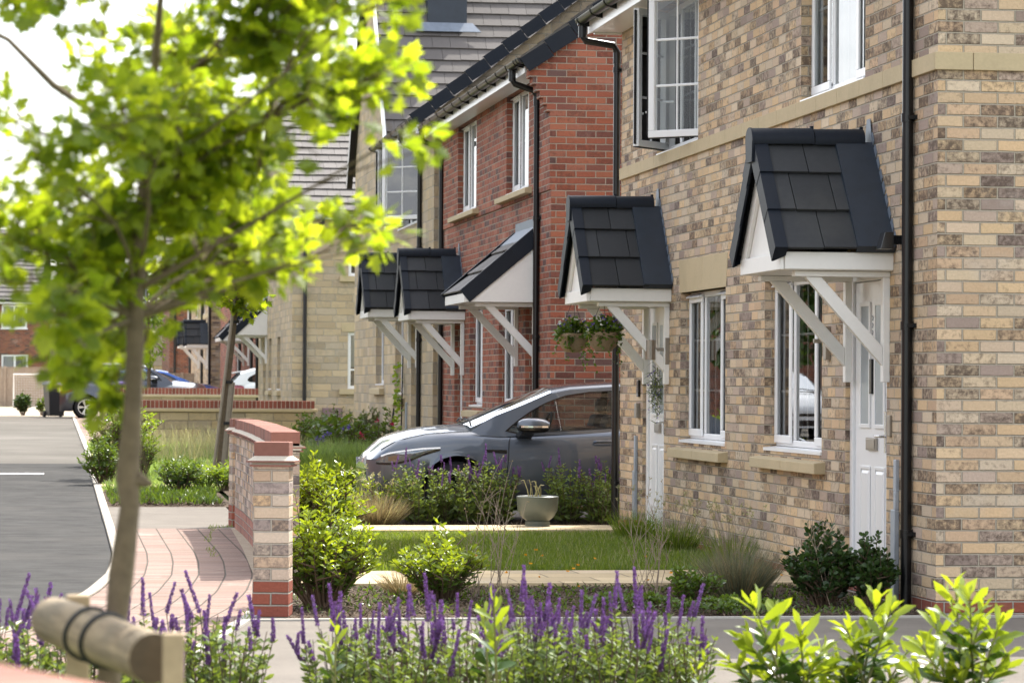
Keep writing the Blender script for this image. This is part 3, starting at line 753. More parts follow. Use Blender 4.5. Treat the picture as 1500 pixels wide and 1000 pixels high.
def fitting(parent, name, mat, *boxes, bevel=.004):
    m = MB()
    for b in boxes: m.box(*b)
    return m.build(name, mat, parent, bevel=bevel)
fitting(h1, 'wall_light', 'brushed', (FX - .04, FX, 27.86, 27.93, 1.62, 1.86), (FX - .17, FX - .04, 27.88, 27.91, 1.74, 1.77)); m = MB(); m.tube([(FX - .17, 27.895, 1.66), (FX - .17, 27.895, 1.84)], .05, 14); m.build('wall_light', 'brushed', h1)
fitting(h1, 'wall_light', 'brushed', (FX - .04, FX, 21.96, 22.03, 1.62, 1.86), (FX - .12, FX - .04, 21.98, 22.01, 1.74, 1.77))
fitting(h1, 'key_safe', 'brushed', (FX - .04, FX, 29.26, 29.36, 1.12, 1.26)); fitting(h1, 'doorbell', 'black_gloss', (FX - .025, FX, 29.25, 29.33, 1.32, 1.48))
fitting(h1, 'doorbell', 'brushed', (FX - .02, FX, 20.30, 20.36, 1.10, 1.24))
for y in (20.16, 29.42): fitting(h1, 'cable_guard', 'galv', (FX - .035, FX - .002, y - .05, y + .05, -.1, .62), (FX - .03, FX - .003, y - .05, y - .0, .62, .74), (FX - .026, FX - .0, y - .045, y + .02, .74, .95))
m = MB(); m.box(FX - .10, FX - .02, 19.93, 20.0, 2.36, 2.42); m.hexa([(FX - .19, 19.91, 2.33), (FX - .10, 19.91, 2.33), (FX - .10, 20.03, 2.33), (FX - .19, 20.03, 2.33), (FX - .16, 19.91, 2.44), (FX - .10, 19.91, 2.44), (FX - .10, 20.03, 2.44), (FX - .16, 20.03, 2.44)]); m.build('security_light', 'black_gloss', h1, bevel=.004)

# ------------------------------------------------------------------ HOUSE 2: red brick
h2 = thing('brick_house', 'red brick house with steep dark verge tiles standing behind the parked grey car', 'house', (FX, 34.65, 0))
Y0, Y1 = 34.65, 44.42
U = [(36.2, 38.0, 3.74, 4.95), (40.72, 42.58, 3.74, 4.95)]
G = [(37.42, 38.7, 1.15, 2.43), (40.16, 41.38, 1.15, 2.43)]
D = [(35.68, 36.5, .27, 2.40), (42.14, 42.97, .27, 2.40)]
w = MB(); w.wallx(FX, Y0, Y1, -.2, 3.615, G + D); w.wallx(FX - .018, Y0, Y1, 3.615, 4.95, [(a, b, c, d) for a, b, c, d in U])
w.face([(FX, Y0, 3.615), (FX - .018, Y0, 3.615), (FX - .018, Y1, 3.615), (FX, Y1, 3.615)])
zg = lambda x: 5.045 + .763 * (x - 5.35)
for y in (Y0, Y1): w.face([(FX, y, -.2), (9.9, y, -.2), (14.2, y, -.2), (14.2, y, 4.98), (9.9, y, zg(9.9)), (FX - .018, y, zg(FX - .018)), (FX - .018, y, 3.615), (FX, y, 3.615)])
w.face([(14.2, Y0, -.2), (14.2, Y1, -.2), (14.2, Y1, 4.98), (14.2, Y0, 4.98)])
w.build('wall', 'red_brick', h2)
w = MB()
for k in range(7):   # corbelled courses carrying the verge
    z = 4.41 + .075 * k; x = FX - .016 - .04 * k
    w.box(x, FX + .9, Y0 - .003 - .0006 * k, Y0 + .22, z, z + .0755)
w.prism([(5.305, 4.936), (FX - .02, 4.936), (FX - .02, 5.23), (5.305, 5.03)], 1, Y0 - .006, Y0 + .15)
w.build('corbel', 'red_brick', h2)
for (a, b, c, d) in U:
    window(h2, FX - .018, a, b, c + .02, d, [(.33, True), (.34, False), (.33, True)], hbars=(.5,), curtain=[(.0, .3), (.72, 1.)]); stone_sill(h2, FX - .018, a - .25, b + .45, 3.735, .085)
for (a, b, c, d) in G:
    window(h2, FX, a, b, c + .02, d, [(.5, False), (.5, True)], hbars=(.5,), curtain=[(.75, .95)], mid_v=False); stone_sill(h2, FX, a - .1, b + .25, 1.10, .10); lintel(h2, FX, a, b, 2.43, 2.66)
for a in D: door(h2, FX, *a)
lean_to(h2, FX, 35.50, 37.25, 3.2, 2.47); gable_canopy(h2, FX, 42.5, 3.20)
f = MB(); f.box(5.295, 5.315, Y0 + .22, Y1, 4.93, 5.09); f.box(5.316, FX - .019, Y0 + .22, Y1, 4.945, 4.96); f.build('fascia', 'upvc', h2, bevel=.003)
gutter(h2, 5.23, Y0 - .02, Y1 - .25, 5.075, step=.80)
downpipe(h2, FX - .03, 35.45, .1, 4.72, 5.05, 5.24); downpipe(h2, FX - .03, 44.2, .1, 4.72, 5.05, 5.24)
r = MB(); V = Vector((1, 0, .763)).normalized()
slab_tiles(r, (5.28, Y0 - .02, 4.985 + .763 * (5.28 - 5.35) + .07), (0, 1, 0), V, 32, 19, .306, .30, .02, .026, (-.763, 0, 1))
r.face([(9.85, Y0, 8.52), (9.85, Y1, 8.52), (14.4, Y1, 4.95), (14.4, Y0, 4.95)])
rf = r.build('roof', 'spine_grey', h2)
def verge(root, xs, xe, y, z0, sl, rf, near=True, drop=.165, gauge=.34):
    m = MB(); V = Vector((1, 0, sl)).normalized(); Nn = Vector((-sl, 0, 1)).normalized(); t = 0; Ln = (xe - xs) * math.hypot(1, sl)
    while t < Ln:
        a = Vector((xs, y, z0)) + V * t; b = Vector((xs, y, z0)) + V * (t + gauge - .007)
        for ya, yb, h0, h1 in ((y - .035, y - .02, -drop + .06, .075), (y - .02, y + .07, .06, .075)):
            m.hexa([Vector((p.x, yy, p.z)) + Nn * (h + e) for h in (h0, h1) for yy, p, e in ((ya, a, .024), (yb, a, .024), (yb, b, 0), (ya, b, 0))])
        t += gauge; y -= .0012
    m.build('verge_cap', 'verge_cap', rf)
verge(h2, 5.26, 9.9, Y0 - .02, 4.985 + .763 * (5.26 - 5.35) + .07, .763, rf)

# ------------------------------------------------------------------ HOUSE 3: stone with street gable
SX = 5.47
h3 = thing('stone_house', 'buff coursed-stone house with a tall steep street gable beyond the red brick house', 'house', (SX, 44.6, .25))
holes = [(46.35, 47.3, .38, 2.5), (48.35, 49.5, 1.28, 2.5), (51.2, 52.45, 1.42, 2.6), (46.6, 49.2, 3.85, 5.08), (51.0, 51.95, 3.85, 5.1)]
w = MB(); w.wallx(SX, 44.6, 50.8, -.2, 5.1, [h for h in holes if h[1] < 50]); w.wallx(SX, 50.8, 56.2, -.2, 5.5, [h for h in holes if h[0] > 50])
w.face([(SX, 50.8, 5.5), (SX, 53.5, 9.1), (SX, 56.2, 5.5)])
zs = lambda x: 5.1 + .8 * (x - 5.2)
w.face([(SX, 44.6, -.2), (14, 44.6, -.2), (14, 44.6, 5.3), (10, 44.6, zs(10)), (SX, 44.6, zs(SX))])
w.face([(SX, 50.8, 4.9), (14, 50.8, 4.9), (14, 50.8, 5.5), (SX, 50.8, 5.5)]); w.face([(SX, 56.2, -.2), (14, 56.2, -.2), (14, 56.2, 5.5), (SX, 56.2, 5.5)])
w.build('wall', 'stone', h3)
window(h3, SX, 48.35, 49.5, 1.30, 2.5, [(.5, True), (.5, False)], hbars=(.5,)); stone_sill(h3, SX, 48.2, 49.9, 1.22, .12, joints=0)
window(h3, SX, 51.2, 52.45, 1.44, 2.6, [(.5, True), (.5, False)], hbars=(.5,)); stone_sill(h3, SX, 51.1, 52.7, 1.37, .12, joints=0)
W3 = window(h3, SX, 46.6, 49.2, 3.87, 5.08, [(.33, True), (.34, False), (.33, True)], hbars=(.36, .68), drop=(0, 2), curtain=[(.1, .9)])
casement(W3, SX + .075, 46.7, R(138), .72, 3.9, 5.06, side=-1); casement(W3, SX + .075, 49.1, R(-132), .72, 3.9, 5.06, side=1, hard=True)
window(h3, SX, 51.0, 51.95, 3.87, 5.1, [(1, True)], hbars=(.5,)); lintel(h3, SX, 50.95, 52.0, 5.1, 5.32, 0)
door(h3, SX, 46.35, 47.3, .38, 2.5); gable_canopy(h3, SX, 46.85, 3.32)
f = MB(); f.box(5.195, 5.215, 44.5, 49.9, 5.05, 5.2); f.box(5.216, SX - .001, 44.5, 49.9, 5.065, 5.08); f.box(5.2, SX + .05, 44.47, 44.59, 5.0, 5.12); f.build('fascia', 'upvc', h3, bevel=.003)
gutter(h3, 5.13, 44.45, 49.95, 5.19)
downpipe(h3, SX - .03, 46.0, .2, 4.8, 5.17, 5.14)
fitting(h3, 'cable_guard', 'galv', (SX - .035, SX, 47.75, 47.87, .1, .75), (SX - .03, SX, 47.76, 47.82, .75, 1.15))
r = MB(); slab_tiles(r, (5.17, 44.5, 5.2), (0, 1, 0), Vector((1, 0, .8)).normalized(), 21, 20, .3, .30, .02, .026, (-.8, 0, 1))
rf = r.build('roof', 'spine_grey', h3); verge(h3, 5.15, 10, 44.5, 5.19, .8, rf)
r = MB(); V = Vector((0, 2.9, 3.85)).normalized(); NN = Vector((0, -3.85, 2.9)).normalized()
slab_tiles(r, (SX - .05, 50.55, 5.28), (1, 0, 0), V, 24, 18, .30, .268, .022, .028, NN)
r.face([(SX - .05, 53.5, 9.13), (13, 53.5, 9.13), (13, 56.5, 5.15), (SX - .05, 56.5, 5.15)])
rw = r.build('gable_roof', 'grey_tile', h3)
m = MB(); a, b = Vector((SX - .075, 50.5, 5.28)), Vector((SX - .075, 53.5, 9.21)); m.bar(a, b, .05, .10, up=(0, -1, 1)); m.build('verge_strip', 'upvc', rw)
m = MB(); a, b = Vector((SX - .08, 56.55, 5.0)), Vector((SX - .08, 53.5, 9.17)); m.bar(a, b, .10, .20, up=(0, 1, 1)); m.build('barge_board', 'black_pvc', rw)
m = MB(); m.box(6.27, 6.93, 52.12, 52.75, 6.9, 10.2); m.box(6.22, 6.98, 52.07, 52.80, 10.2, 10.35); ch = m.build('chimney', 'dark_lead', rw)
m = MB(); p0 = Vector((6.2, 51.90, 7.10)); m.hexa([Vector((x, 51.88 + dy, 7.10 + dz)) + NN * h for h in (.055, .07) for x, dy, dz in ((6.05, .13, .172), (7.15, .13, .172), (7.02, .25, .33), (6.15, .25, .33))]); m.build('chimney_apron', 'lead', rw)

# ------------------------------------------------------------------ HOUSE 4: stone, eaves wall facing the viewer
h4 = thing('stone_house', 'pale stone house showing its plain eaves wall and black downpipe beyond the low stone wall', 'house', (FX, 72, .3))
sl = [(75.6, 76.6, 1.3, 2.55), (78.6, 79.6, 1.3, 2.55), (80.6, 81.6, .4, 2.5)]
w = MB(); w.wallx(FX, 72, 83.6, -.2, 5.4, sl); w.face([(FX, 72, 5.4), (FX, 77.8, 8.9), (FX, 83.6, 5.4)])
wy = [(6.86, 7.85, 1.31, 2.61), (6.86, 7.85, 3.9, 4.96)]
xs = [FX, 6.86, 7.85, 13]; zz = [-.2, 1.31, 2.61, 3.9, 4.96, 5.4]
for i, (a, b) in enumerate(zip(xs, xs[1:])):
    for j, (c, d) in enumerate(zip(zz, zz[1:])):
        if i == 1 and j in (1, 3): continue
        w.face([(a, 72, c), (b, 72, c), (b, 72, d), (a, 72, d)])
for a, b, c, d in wy:
    w.face([(a, 72, c), (a, 72.1, c), (a, 72.1, d), (a, 72, d)]); w.face([(b, 72, c), (b, 72.1, c), (b, 72.1, d), (b, 72, d)]); w.face([(a, 72, d), (b, 72, d), (b, 72.1, d), (a, 72.1, d)])
w.build('wall', 'stone', h4)
for a, b, c, d in wy:
    m = MB(); ring0 = [(a, b, c, c + .07), (a, b, d - .07, d), (a, a + .07, c + .07, d - .07), (b - .07, b, c + .07, d - .07)]
    for q in ring0: m.box(q[0], q[1], 72.05, 72.11, q[2], q[3])
    m.box(a + .07, b - .07, 72.06, 72.10, c + .42, c + .46)
    wn = m.build('window', 'upvc', h4); m = MB(); m.face([(a, 72.09, c), (b, 72.09, c), (b, 72.09, d), (a, 72.09, d)]); m.build('pane', 'glass', wn)
    m = MB(); m.face([(a - .2, 72.9, c - .2), (b + .2, 72.9, c - .2), (b + .2, 72.9, d), (a - .2, 72.9, d)]); m.build('interior', 'room', wn)
    m = MB(); m.face([(a + .08, 72.14, c + .5), (b - .08, 72.14, c + .5), (b - .08, 72.14, d - .05), (a + .08, 72.14, d - .05)]); m.build('blind', 'blind', wn)
    m = MB(); m.box(a - .2, b + .2, 71.93, 72.03, c - .13, c - .005); m.build('stone_sill', 'cast_stone', h4, bevel=.006)
    m = MB(); m.box(a - .15, b + .15, 71.985, 72.0, d + .01, d + .22); m.build('lintel', 'cast_stone', h4)
for q in sl[:2]: window(h4, FX, *q, [(1, True)], room=False, glass='dark_glass', hoods=False); stone_sill(h4, FX, q[0] - .1, q[1] + .1, q[2] - .05, .12, joints=0)
door(h4, FX, *sl[2], detail=False); lean_to(h4, FX, 80.1, 82.2, 3.55, 2.75)
m = MB(); m.box(FX, 13, 71.82, 71.84, 5.2, 5.36); m.box(FX, 13, 71.841, 71.999, 5.22, 5.24); m.build('fascia', 'upvc', h4)
m = MB(); arc = [(math.cos(a), math.sin(a)) for a in np.linspace(PI, 2 * PI, 9)]
m.grid([[(x, 71.75 + .062 * c, 5.36 + .062 * s) for c, s in arc] for x in (FX - .1, 13)]); m.build('gutter', 'black_pvc', h4, smooth=True)
m = MB(); m.tube([(6.25, 71.75, 5.3), (6.25, 71.75, 5.1), (5.86, 71.93, 4.85), (5.86, 71.93, .3)], .045, 10); m.build('downpipe', 'black_pvc', h4, smooth=True)
m = MB(); m.tube([(FX - .04, 83.5, 5.1), (FX - .04, 83.5, .3)], .04, 10); m.build('downpipe', 'black_pvc', h4, smooth=True)
r = MB(); V = Vector((0, 5.8, 3.9)).normalized(); slab_tiles(r, (FX - .08, 71.7, 5.36), (1, 0, 0), V, 25, 22, .30, .32, .02, .03, (0, -1, 1)); r.face([(FX - .08, 77.8, 9.35), (13, 77.8, 9.35), (13, 84, 5.2), (FX - .08, 84, 5.2)])
r.build('roof', 'grey_tile', h4)
fitting(h4, 'meter_box', 'meter_box', (6.28, 6.72, 71.72, 71.99, .25, .87))

# ------------------------------------------------------------------ further houses
def far_house(label, mat, x0, x1, y0, y1, zg_, ze, zr, ridge='x', windows=(), fwin=(), roofmat='grey_tile', chimney=None):
    """plain two-storey house; ridge along x or y; windows on the near wall as (x0,x1,z0,z1), on the street front as (y0,y1,z0,z1)"""
    h = thing('brick_house', label, 'house', (x0, y0, zg_))
    w = MB(); w.wallx(x0, y0, y1, zg_ - .3, ze, fwin)
    w.face([(x1, y0, zg_ - .3), (x1, y1, zg_ - .3), (x1, y1, ze), (x1, y0, ze)])
    xs = sorted({x0, x1, *[q for a in windows for q in a[:2]]}); zz = sorted({zg_ - .3, ze, *[q for a in windows for q in a[2:]]})
    for a, b in zip(xs, xs[1:]):
        for c, d in zip(zz, zz[1:]):
            if any(q[0] <= a and b <= q[1] and q[2] <= c and d <= q[3] for q in windows): continue
            w.face([(a, y0, c), (b, y0, c), (b, y0, d), (a, y0, d)])
    w.face([(x0, y1, zg_ - .3), (x1, y1, zg_ - .3), (x1, y1, ze), (x0, y1, ze)])
    xm, ym = (x0 + x1) / 2, (y0 + y1) / 2; r = MB()
    if ridge == 'x':
        w.face([(x0, y0, ze), (x0, ym, zr), (x0, y1, ze)]); w.face([(x1, y0, ze), (x1, ym, zr), (x1, y1, ze)])
        V = Vector((0, ym - y0 + .3, zr - ze + .25)); slab_tiles(r, (x0 - .1, y0 - .3, ze - .1), (1, 0, 0), V.normalized(), int((x1 - x0 + .2) / .33), int(V.length / .34), .33, .34, .02, .035, (0, -1, 1))
        r.face([(x0 - .1, ym, zr + .1), (x1 + .1, ym, zr + .1), (x1 + .1, y1 + .3, ze - .1), (x0 - .1, y1 + .3, ze - .1)])
    else:
        w.face([(x0, y0, ze), (x1, y0, ze), (xm, y0, zr)]); w.face([(x0, y1, ze), (x1, y1, ze), (xm, y1, zr)])
        V = Vector((xm - x0 + .3, 0, zr - ze + .25)); slab_tiles(r, (x0 - .3, y0 - .1, ze - .1), (0, 1, 0), V.normalized(), int((y1 - y0 + .2) / .33), int(V.length / .34), .33, .34, .02, .035, (-1, 0, 1))
        r.face([(xm, y0 - .1, zr + .1), (xm, y1 + .1, zr + .1), (x1 + .3, y1 + .1, ze - .1), (x1 + .3, y0 - .1, ze - .1)])
    w.build('wall', mat, h); rf = r.build('roof', roofmat, h)
    f = MB()
    if ridge == 'x': f.box(x0, x1, y0 - .22, y0 - .2, ze - .22, ze - .04); f.box(x0, x1, y0 - .199, y0 - .01, ze - .2, ze - .18)
    else: f.box(x0 - .22, x0 - .2, y0, y1, ze - .22, ze - .04)
    f.build('fascia', 'upvc', h)
    g = MB()
    if ridge == 'x': g.tube([(x0, y0 - .28, ze - .05), (x1, y0 - .28, ze - .05)], .06, 8)
    else: g.tube([(x0 - .28, y0, ze - .05), (x0 - .28, y1, ze - .05)], .06, 8)
    g.build('gutter', 'black_pvc', h)
    for a, b, c, d in windows:
        m = MB()
        for q in ((a, b, c, c + .09), (a, b, d - .09, d), (a, a + .09, c + .09, d - .09), (b - .09, b, c + .09, d - .09), ((a + b) / 2 - .05, (a + b) / 2 + .05, c + .09, d - .09)): m.box(q[0], q[1], y0 + .03, y0 + .1, q[2], q[3])
        m.box(a - .05, b + .05, y0 - .05, y0 + .03, c - .06, c - .002)
        wn = m.build('window', 'upvc', h); m = MB(); m.face([(a, y0 + .07, c), (b, y0 + .07, c), (b, y0 + .07, d), (a, y0 + .07, d)]); m.build('pane', 'glass', wn)
        m = MB(); m.face([(a - .2, y0 + .9, c - .2), (b + .2, y0 + .9, c - .2), (b + .2, y0 + .9, d), (a - .2, y0 + .9, d)]); m.build('interior', 'room', wn)
        m = MB()
        for ca, cb in ((a + .08, a + (b - a) * .42), (b - (b - a) * .2, b - .08)): m.grid([[(lerp(ca, cb, i / 14), y0 + .16 + .03 * math.sin(i * 2.1), z) for i in range(15)] for z in (c, d)])
        m.build('curtain', 'curtain', wn, smooth=True)
    for q in fwin: window(h, x0, *q, [(.5, True), (.5, True)], room=False, glass='dark_glass', hoods=False, rec=.06)
    if chimney:
        m = MB(); x, y, z = chimney; m.box(x, x + .95, y, y + .6, z, z + 1.9); m.box(x - .05, x + 1., y - .05, y + .65, z + 1.9, z + 2.05); m.build('chimney', mat, rf)
    return h
h5 = far_house('red brick house behind the parked white car with a sloping porch', 'red_brick', 5.85, 14, 89.5, 107, .3, 5.5, 9., 'y', fwin=[(97, 98.2, 1.3, 2.5), (94, 95.2, 3.9, 5.0)])
lean_to(h5, 5.85, 91.6, 94.2, 3.65, 2.75)
m = MB(); m.tube([(5.8, 90.0, 5.2), (5.8, 90.0, .3)], .045, 8); m.build('downpipe', 'black_pvc', h5)
m = MB(); m.tube([(5.8, 95.5, 5.2), (5.8, 95.5, .3)], .045, 8); m.build('downpipe', 'black_pvc', h5)
h6 = far_house('distant buff brick house with two dark gabled porches, half hidden by leaves', 'buff_brick', 5.57, 14, 108, 122.5, .3, 5.6, 9.2, 'y', fwin=[(112, 113.3, 3.9, 5.1), (117.5, 118.8, 3.9, 5.1)])
gable_canopy(h6, 5.57, 110.2, 3.55, steps=False); gable_canopy(h6, 5.57, 116.3, 3.6, steps=False); string_course(h6, 5.57, 108, 122.5, 3.7, 3.85, ret=8)
door(h6, 5.57, 109.7, 110.7, .4, 2.5, detail=False); door(h6, 5.57, 115.8, 116.8, .4, 2.5, detail=False)
for y in (107.8, 113.2, 122.7):
    m = MB(); m.tube([(5.52, y, 5.4), (5.52, y, .3)], .05, 8); m.build('downpipe', 'black_pvc', h6)
h7 = far_house('distant narrow red brick house with grey roof at the end of the row', 'dark_red_brick', 4.93, 12, 128, 136, .3, 4.9, 8.4, 'x', windows=[(5.65, 6.75, 3.35, 4.45)])
m = MB(); m.tube([(5.15, 127.9, 4.6), (5.15, 127.9, .3)], .05, 8); m.build('downpipe', 'black_pvc', h7)
h8 = far_house('far red brick house with brick chimney facing down the road, beyond the board fence', 'dark_red_brick', -11.9, .08, 150, 158, .3, 5.3, 8.7, 'x', windows=[(-2.1, -.92, 3.95, 5.05), (-2.1, -.85, 1.7, 2.7), (-8, -6.8, 3.95, 5.05)], chimney=(-.95, 153.5, 8.0))
h9 = far_house('red brick house across the road, mirrored in the windows of the buff house', 'red_brick', -13, -3.2, 88, 97, .35, 5.4, 8.8, 'x', windows=[(-6.5, -5.3, 1.3, 2.5), (-6.5, -5.3, 3.9, 5.0), (-10, -8.8, 1.3, 2.5)])
h10 = far_house('tile-roofed red brick house across the road, mirrored in the open upper windows', 'red_brick', -24, -16, 8, 52, 0, 4.2, 8.6, 'y', roofmat='canopy_tile')
# ------------------------------------------------------------------ ground
KERB = [(8, -6.5), (12, -2.7), (15, -1.25), (17, -.55), (18.5, -.2), (20, .08), (21.5, .276), (23.3, .44), (25, .52), (26.4, .557), (32.7, .597), (36, .60), (44, .61), (60, .66), (97, .78)]
PAVR = [(10, -1.2), (13, .02), (15.4, .49), (16.6, .72), (18, .98), (19.3, 1.22), (20.9, 1.37), (23, 1.52), (27, 1.68), (30.8, 1.80)]
def strip(name, mat, ys, fl, fr, dz, kind='structure', label=None, uvw=False, edge=0.):
    """sheet between two lines, following the slope of the ground"""
    m = MB(); rows = []; uvs = []; s = 0; pm = None
    for y in ys:
        a, b = fl(y), fr(y); z = gz(y) + dz
        rows.append([(lerp(a, b, t), y, z) for t in (0, .25, .5, .75, 1)])
        c = Vector((a, y)); s += (c - pm).length if pm else 0; pm = c
        uvs.append([(s, lerp(0, b - a, t)) for t in (0, .25, .5, .75, 1)])
    m.grid(rows, uvs=uvs if uvw else None)
    if edge:
        for k in (0, -1): m.grid([[r[k], (r[k][0], r[k][1], r[k][2] - edge)] for r in rows])
        for r in (rows[0], rows[-1]): m.grid([r, [(p[0], p[1], p[2] - edge) for p in r]])
    return tag(m.build(name, mat), kind=kind)
def yr(a, b, st): return list(np.linspace(a, b, max(2, int((b - a) / st) + 1)))
c_ = lambda v: (lambda y: v)
K = lambda y: interp(y, KERB); PR = lambda y: interp(y, PAVR)
m = MB(); ys = [-60, 0, 20, 33, 42, 52, 70, 100, 200, 500, 2000]
m.grid([[(x, y, gz(y) - .03) for x in (-900, -60, 0, 60, 900)] for y in ys]); tag(m.build('ground', 'soil_grass'), kind='structure')
strip('road', 'asphalt', yr(8, 26, .5) + yr(27, 47, 1), lambda y: -9., K, .0)
strip('road', 'pale_asphalt', yr(47, 97, 2), lambda y: -9., K, .0)
strip('kerb', 'kerb_stone', yr(8, 27, .4) + yr(28, 97, 2), K, lambda y: K(y) + .085, .022, edge=.03, uvw=True)
strip('paving', 'block_paving', yr(13.2, 30.8, .35), lambda y: K(y) + .085, PR, .008, uvw=True)
strip('edging', 'concrete', yr(13.2, 19.6, .4), PR, lambda y: PR(y) + .085, .016, edge=.03)
strip('gravel_strip', 'gravel', yr(20.9, 30.8, .5), PR, lambda y: PR(y) + .24, .006)
strip('footway', 'footway', yr(13.2, 18.85, .5), lambda y: PR(y) + .085, c_(30), .004)
strip('edging', 'concrete', [18.85, 18.92], lambda y: PR(y) + .085, c_(30), .016, edge=.03)
strip('drive', 'footway', yr(30.8, 35.3, .6), lambda y: K(y) + .085, c_(2.0), .004)
strip('drive', 'footway', yr(31.75, 34.55, .6), c_(2.0), c_(14), .005)
strip('far_paving', 'block_paving', yr(57.5, 97, 3), lambda y: K(y) + .085, c_(1.55), .008, uvw=True)
strip('planting_bed', 'mulch', yr(18.92, 22.0, .5), lambda y: PR(y) + .24, c_(FX), .0)
strip('path', 'path_flag', yr(21.95, 23.45, .5), lambda y: PR(y) + .24, c_(FX - .01), .03, edge=.04)
strip('lawn', 'soil_grass', yr(23.45, 29.3, .6), lambda y: PR(y) + .24, c_(FX), .012)
strip('path', 'path_flag', yr(29.3, 30.35, .5), lambda y: PR(y) + .24, c_(FX), .06, edge=.07)
strip('planting_bed', 'mulch', yr(30.35, 31.75, .4), c_(2.0), c_(7), .01)
strip('planting_bed', 'mulch', yr(35.3, 38.8, .5), lambda y: K(y) + .085, c_(2.1), .004)
strip('lawn', 'verge_grass', yr(38.8, 57, 1.5), lambda y: K(y) + .085, c_(5.4), .004)
for y in (39.6, 49.6): strip('path', 'path_flag', [y, y + .55], lambda y: K(y) + .085, c_(5.4), .03, edge=.03)
strip('planting_bed', 'mulch', yr(35.3, 56, 1.5), c_(2.15), c_(5.47), .02)
strip('gravel_yard', 'gravel', yr(97, 131, 4), c_(-9), c_(5.5), .004)
m = MB(); m.box(-.62, -.02, 43.3, 44.0, gz(43.6) + .001, gz(43.6) + .004); o = tag(m.build('road_marking', 'white_paint'), kind='structure')

# ------------------------------------------------------------------ garden wall with piers
def pier(root, cx, cy, ang, wpx=.335, zt=1.07, name='pier'):
    """square brick pier: red foot, pale shaft, tile corbels and a brick-on-edge cap"""
    ca, sa = math.cos(ang), math.sin(ang)
    def rot(m):
        m.v = [(cx + x * ca - y * sa, cy + x * sa + y * ca, z) for x, y, z in m.v]; return m
    h = wpx / 2
    m = MB(); m.box(-h, h, -h, h, .225, zt - .15); m.uv = [None] * len(m.f)
    for i, f in enumerate(m.f):
        p = [m.v[k] for k in f]
        m.uv[i] = [((q[0] if abs(p[0][1] - p[1][1]) + abs(p[1][1] - p[2][1]) < 1e-6 else q[1]) + .11, q[2]) for q in p]
    o = rot(m).build(name, 'pale_brick', root)
    m = MB(); m.box(-h - .002, h + .002, -h - .002, h + .002, -.1, .225); m.uv = [[((q[0] if len({round(m.v[k][1], 4) for k in f}) == 1 else q[1]) + .11, q[2]) for q in (m.v[k] for k in f)] for f in m.f]
    rot(m).build('plinth', 'plinth_brick', o)
    m = MB(); m.box(-h - .022, h + .022, -h - .022, h + .022, zt - .149, zt - .139); m.box(-h - .04, h + .04, -h - .04, h + .04, zt - .123, zt - .113)
    rot(m).build('creasing_tile', 'coping_brick', o)
    m = MB(); m.box(-h - .008, h + .008, -h - .008, h + .008, zt - .139, zt - .123)
    m.hexa([(-h - .034, -h - .034, zt - .113), (h + .034, -h - .034, zt - .113), (h + .034, h + .034, zt - .113), (-h - .034, h + .034, zt - .113), (-.105, -h + .004, zt - .085), (.105, -h + .004, zt - .085), (.105, h - .004, zt - .085), (-.105, h - .004, zt - .085)])
    rot(m).build('mortar_fillet', 'mortar_m', o)
    m = MB(); n = 3; L_ = 2 * h - .004
    for k in range(n):
        a = -h + .002 + L_ * k / n; m.box(-.1075, .1075, a + .004, a + L_ / n - .004, zt - .108, zt, .15 + .8 * random.random())
    rot(m).build('coping', 'coping_brick', o, bevel=.004)
    return o
gp = thing('garden_pier', 'free-standing brick pier nearest the viewer with a red brick-on-edge cap', 'pier', (1.385, 19.3, 0))
pier(gp, 1.385, 19.3, R(-11), .218, name='shaft')
gw = thing('garden_wall', 'curved pale brick garden wall with sunlit red coping behind the brick pier', 'wall', (1.75, 23.2, 0))
pts = [(1.755, 23.25), (1.80, 24.5), (1.855, 26), (1.915, 28), (1.945, 29.6), (1.95, 30.9)]
def path_pts(step):
    out = []; ts = yr(pts[0][1], pts[-1][1], step)
    for y in ts:
        x = interp(y, [(b, a) for a, b in pts]); out.append((x, y))
    return out
pp = path_pts(.25); h = .1075; m = MB(); q = MB(); s = 0
for (x0, y0), (x1, y1) in zip(pp, pp[1:]):
    d = math.hypot(x1 - x0, y1 - y0)
    for sg in (-1, 1):
        m.face([(x0 + sg * h, y0, .225), (x1 + sg * h, y1, .225), (x1 + sg * h, y1, .93), (x0 + sg * h, y0, .93)], uv=[(s, .225), (s + d, .225), (s + d, .93), (s, .93)])
        q.face([(x0 + sg * (h + .002), y0, -.1), (x1 + sg * (h + .002), y1, -.1), (x1 + sg * (h + .002), y1, .225), (x0 + sg * (h + .002), y0, .225)], uv=[(s, -.1), (s + d, -.1), (s + d, .225), (s, .225)])
    s += d
for sg, (x, y) in ((0, pp[0]), (1, pp[-1])): m.face([(x - h, y, -.1), (x + h, y, -.1), (x + h, y, .93), (x - h, y, .93)])
wl = m.build('wall', 'pale_brick', gw); q.build('plinth', 'plinth_pink', gw)
m = MB(); fz = MB()
for (x0, y0), (x1, y1) in zip(pp, pp[1:]):
    for e, za, zb in ((.135, .921, .931), (.152, .947, .957)):
        m.hexa([(x0 - e, y0, za), (x0 + e, y0, za), (x1 + e, y1, za), (x1 - e, y1, za), (x0 - e, y0, zb), (x0 + e, y0, zb), (x1 + e, y1, zb), (x1 - e, y1, zb)])
    fz.hexa([(x0 - .12, y0, .931), (x0 + .12, y0, .931), (x1 + .12, y1, .931), (x1 - .12, y1, .931), (x0 - .12, y0, .947), (x0 + .12, y0, .947), (x1 + .12, y1, .947), (x1 - .12, y1, .947)])
    fz.hexa([(x0 - .146, y0, .957), (x0 + .146, y0, .957), (x1 + .146, y1, .957), (x1 - .146, y1, .957), (x0 - .10, y0, .985), (x0 + .10, y0, .985), (x1 + .10, y1, .985), (x1 - .10, y1, .985)])
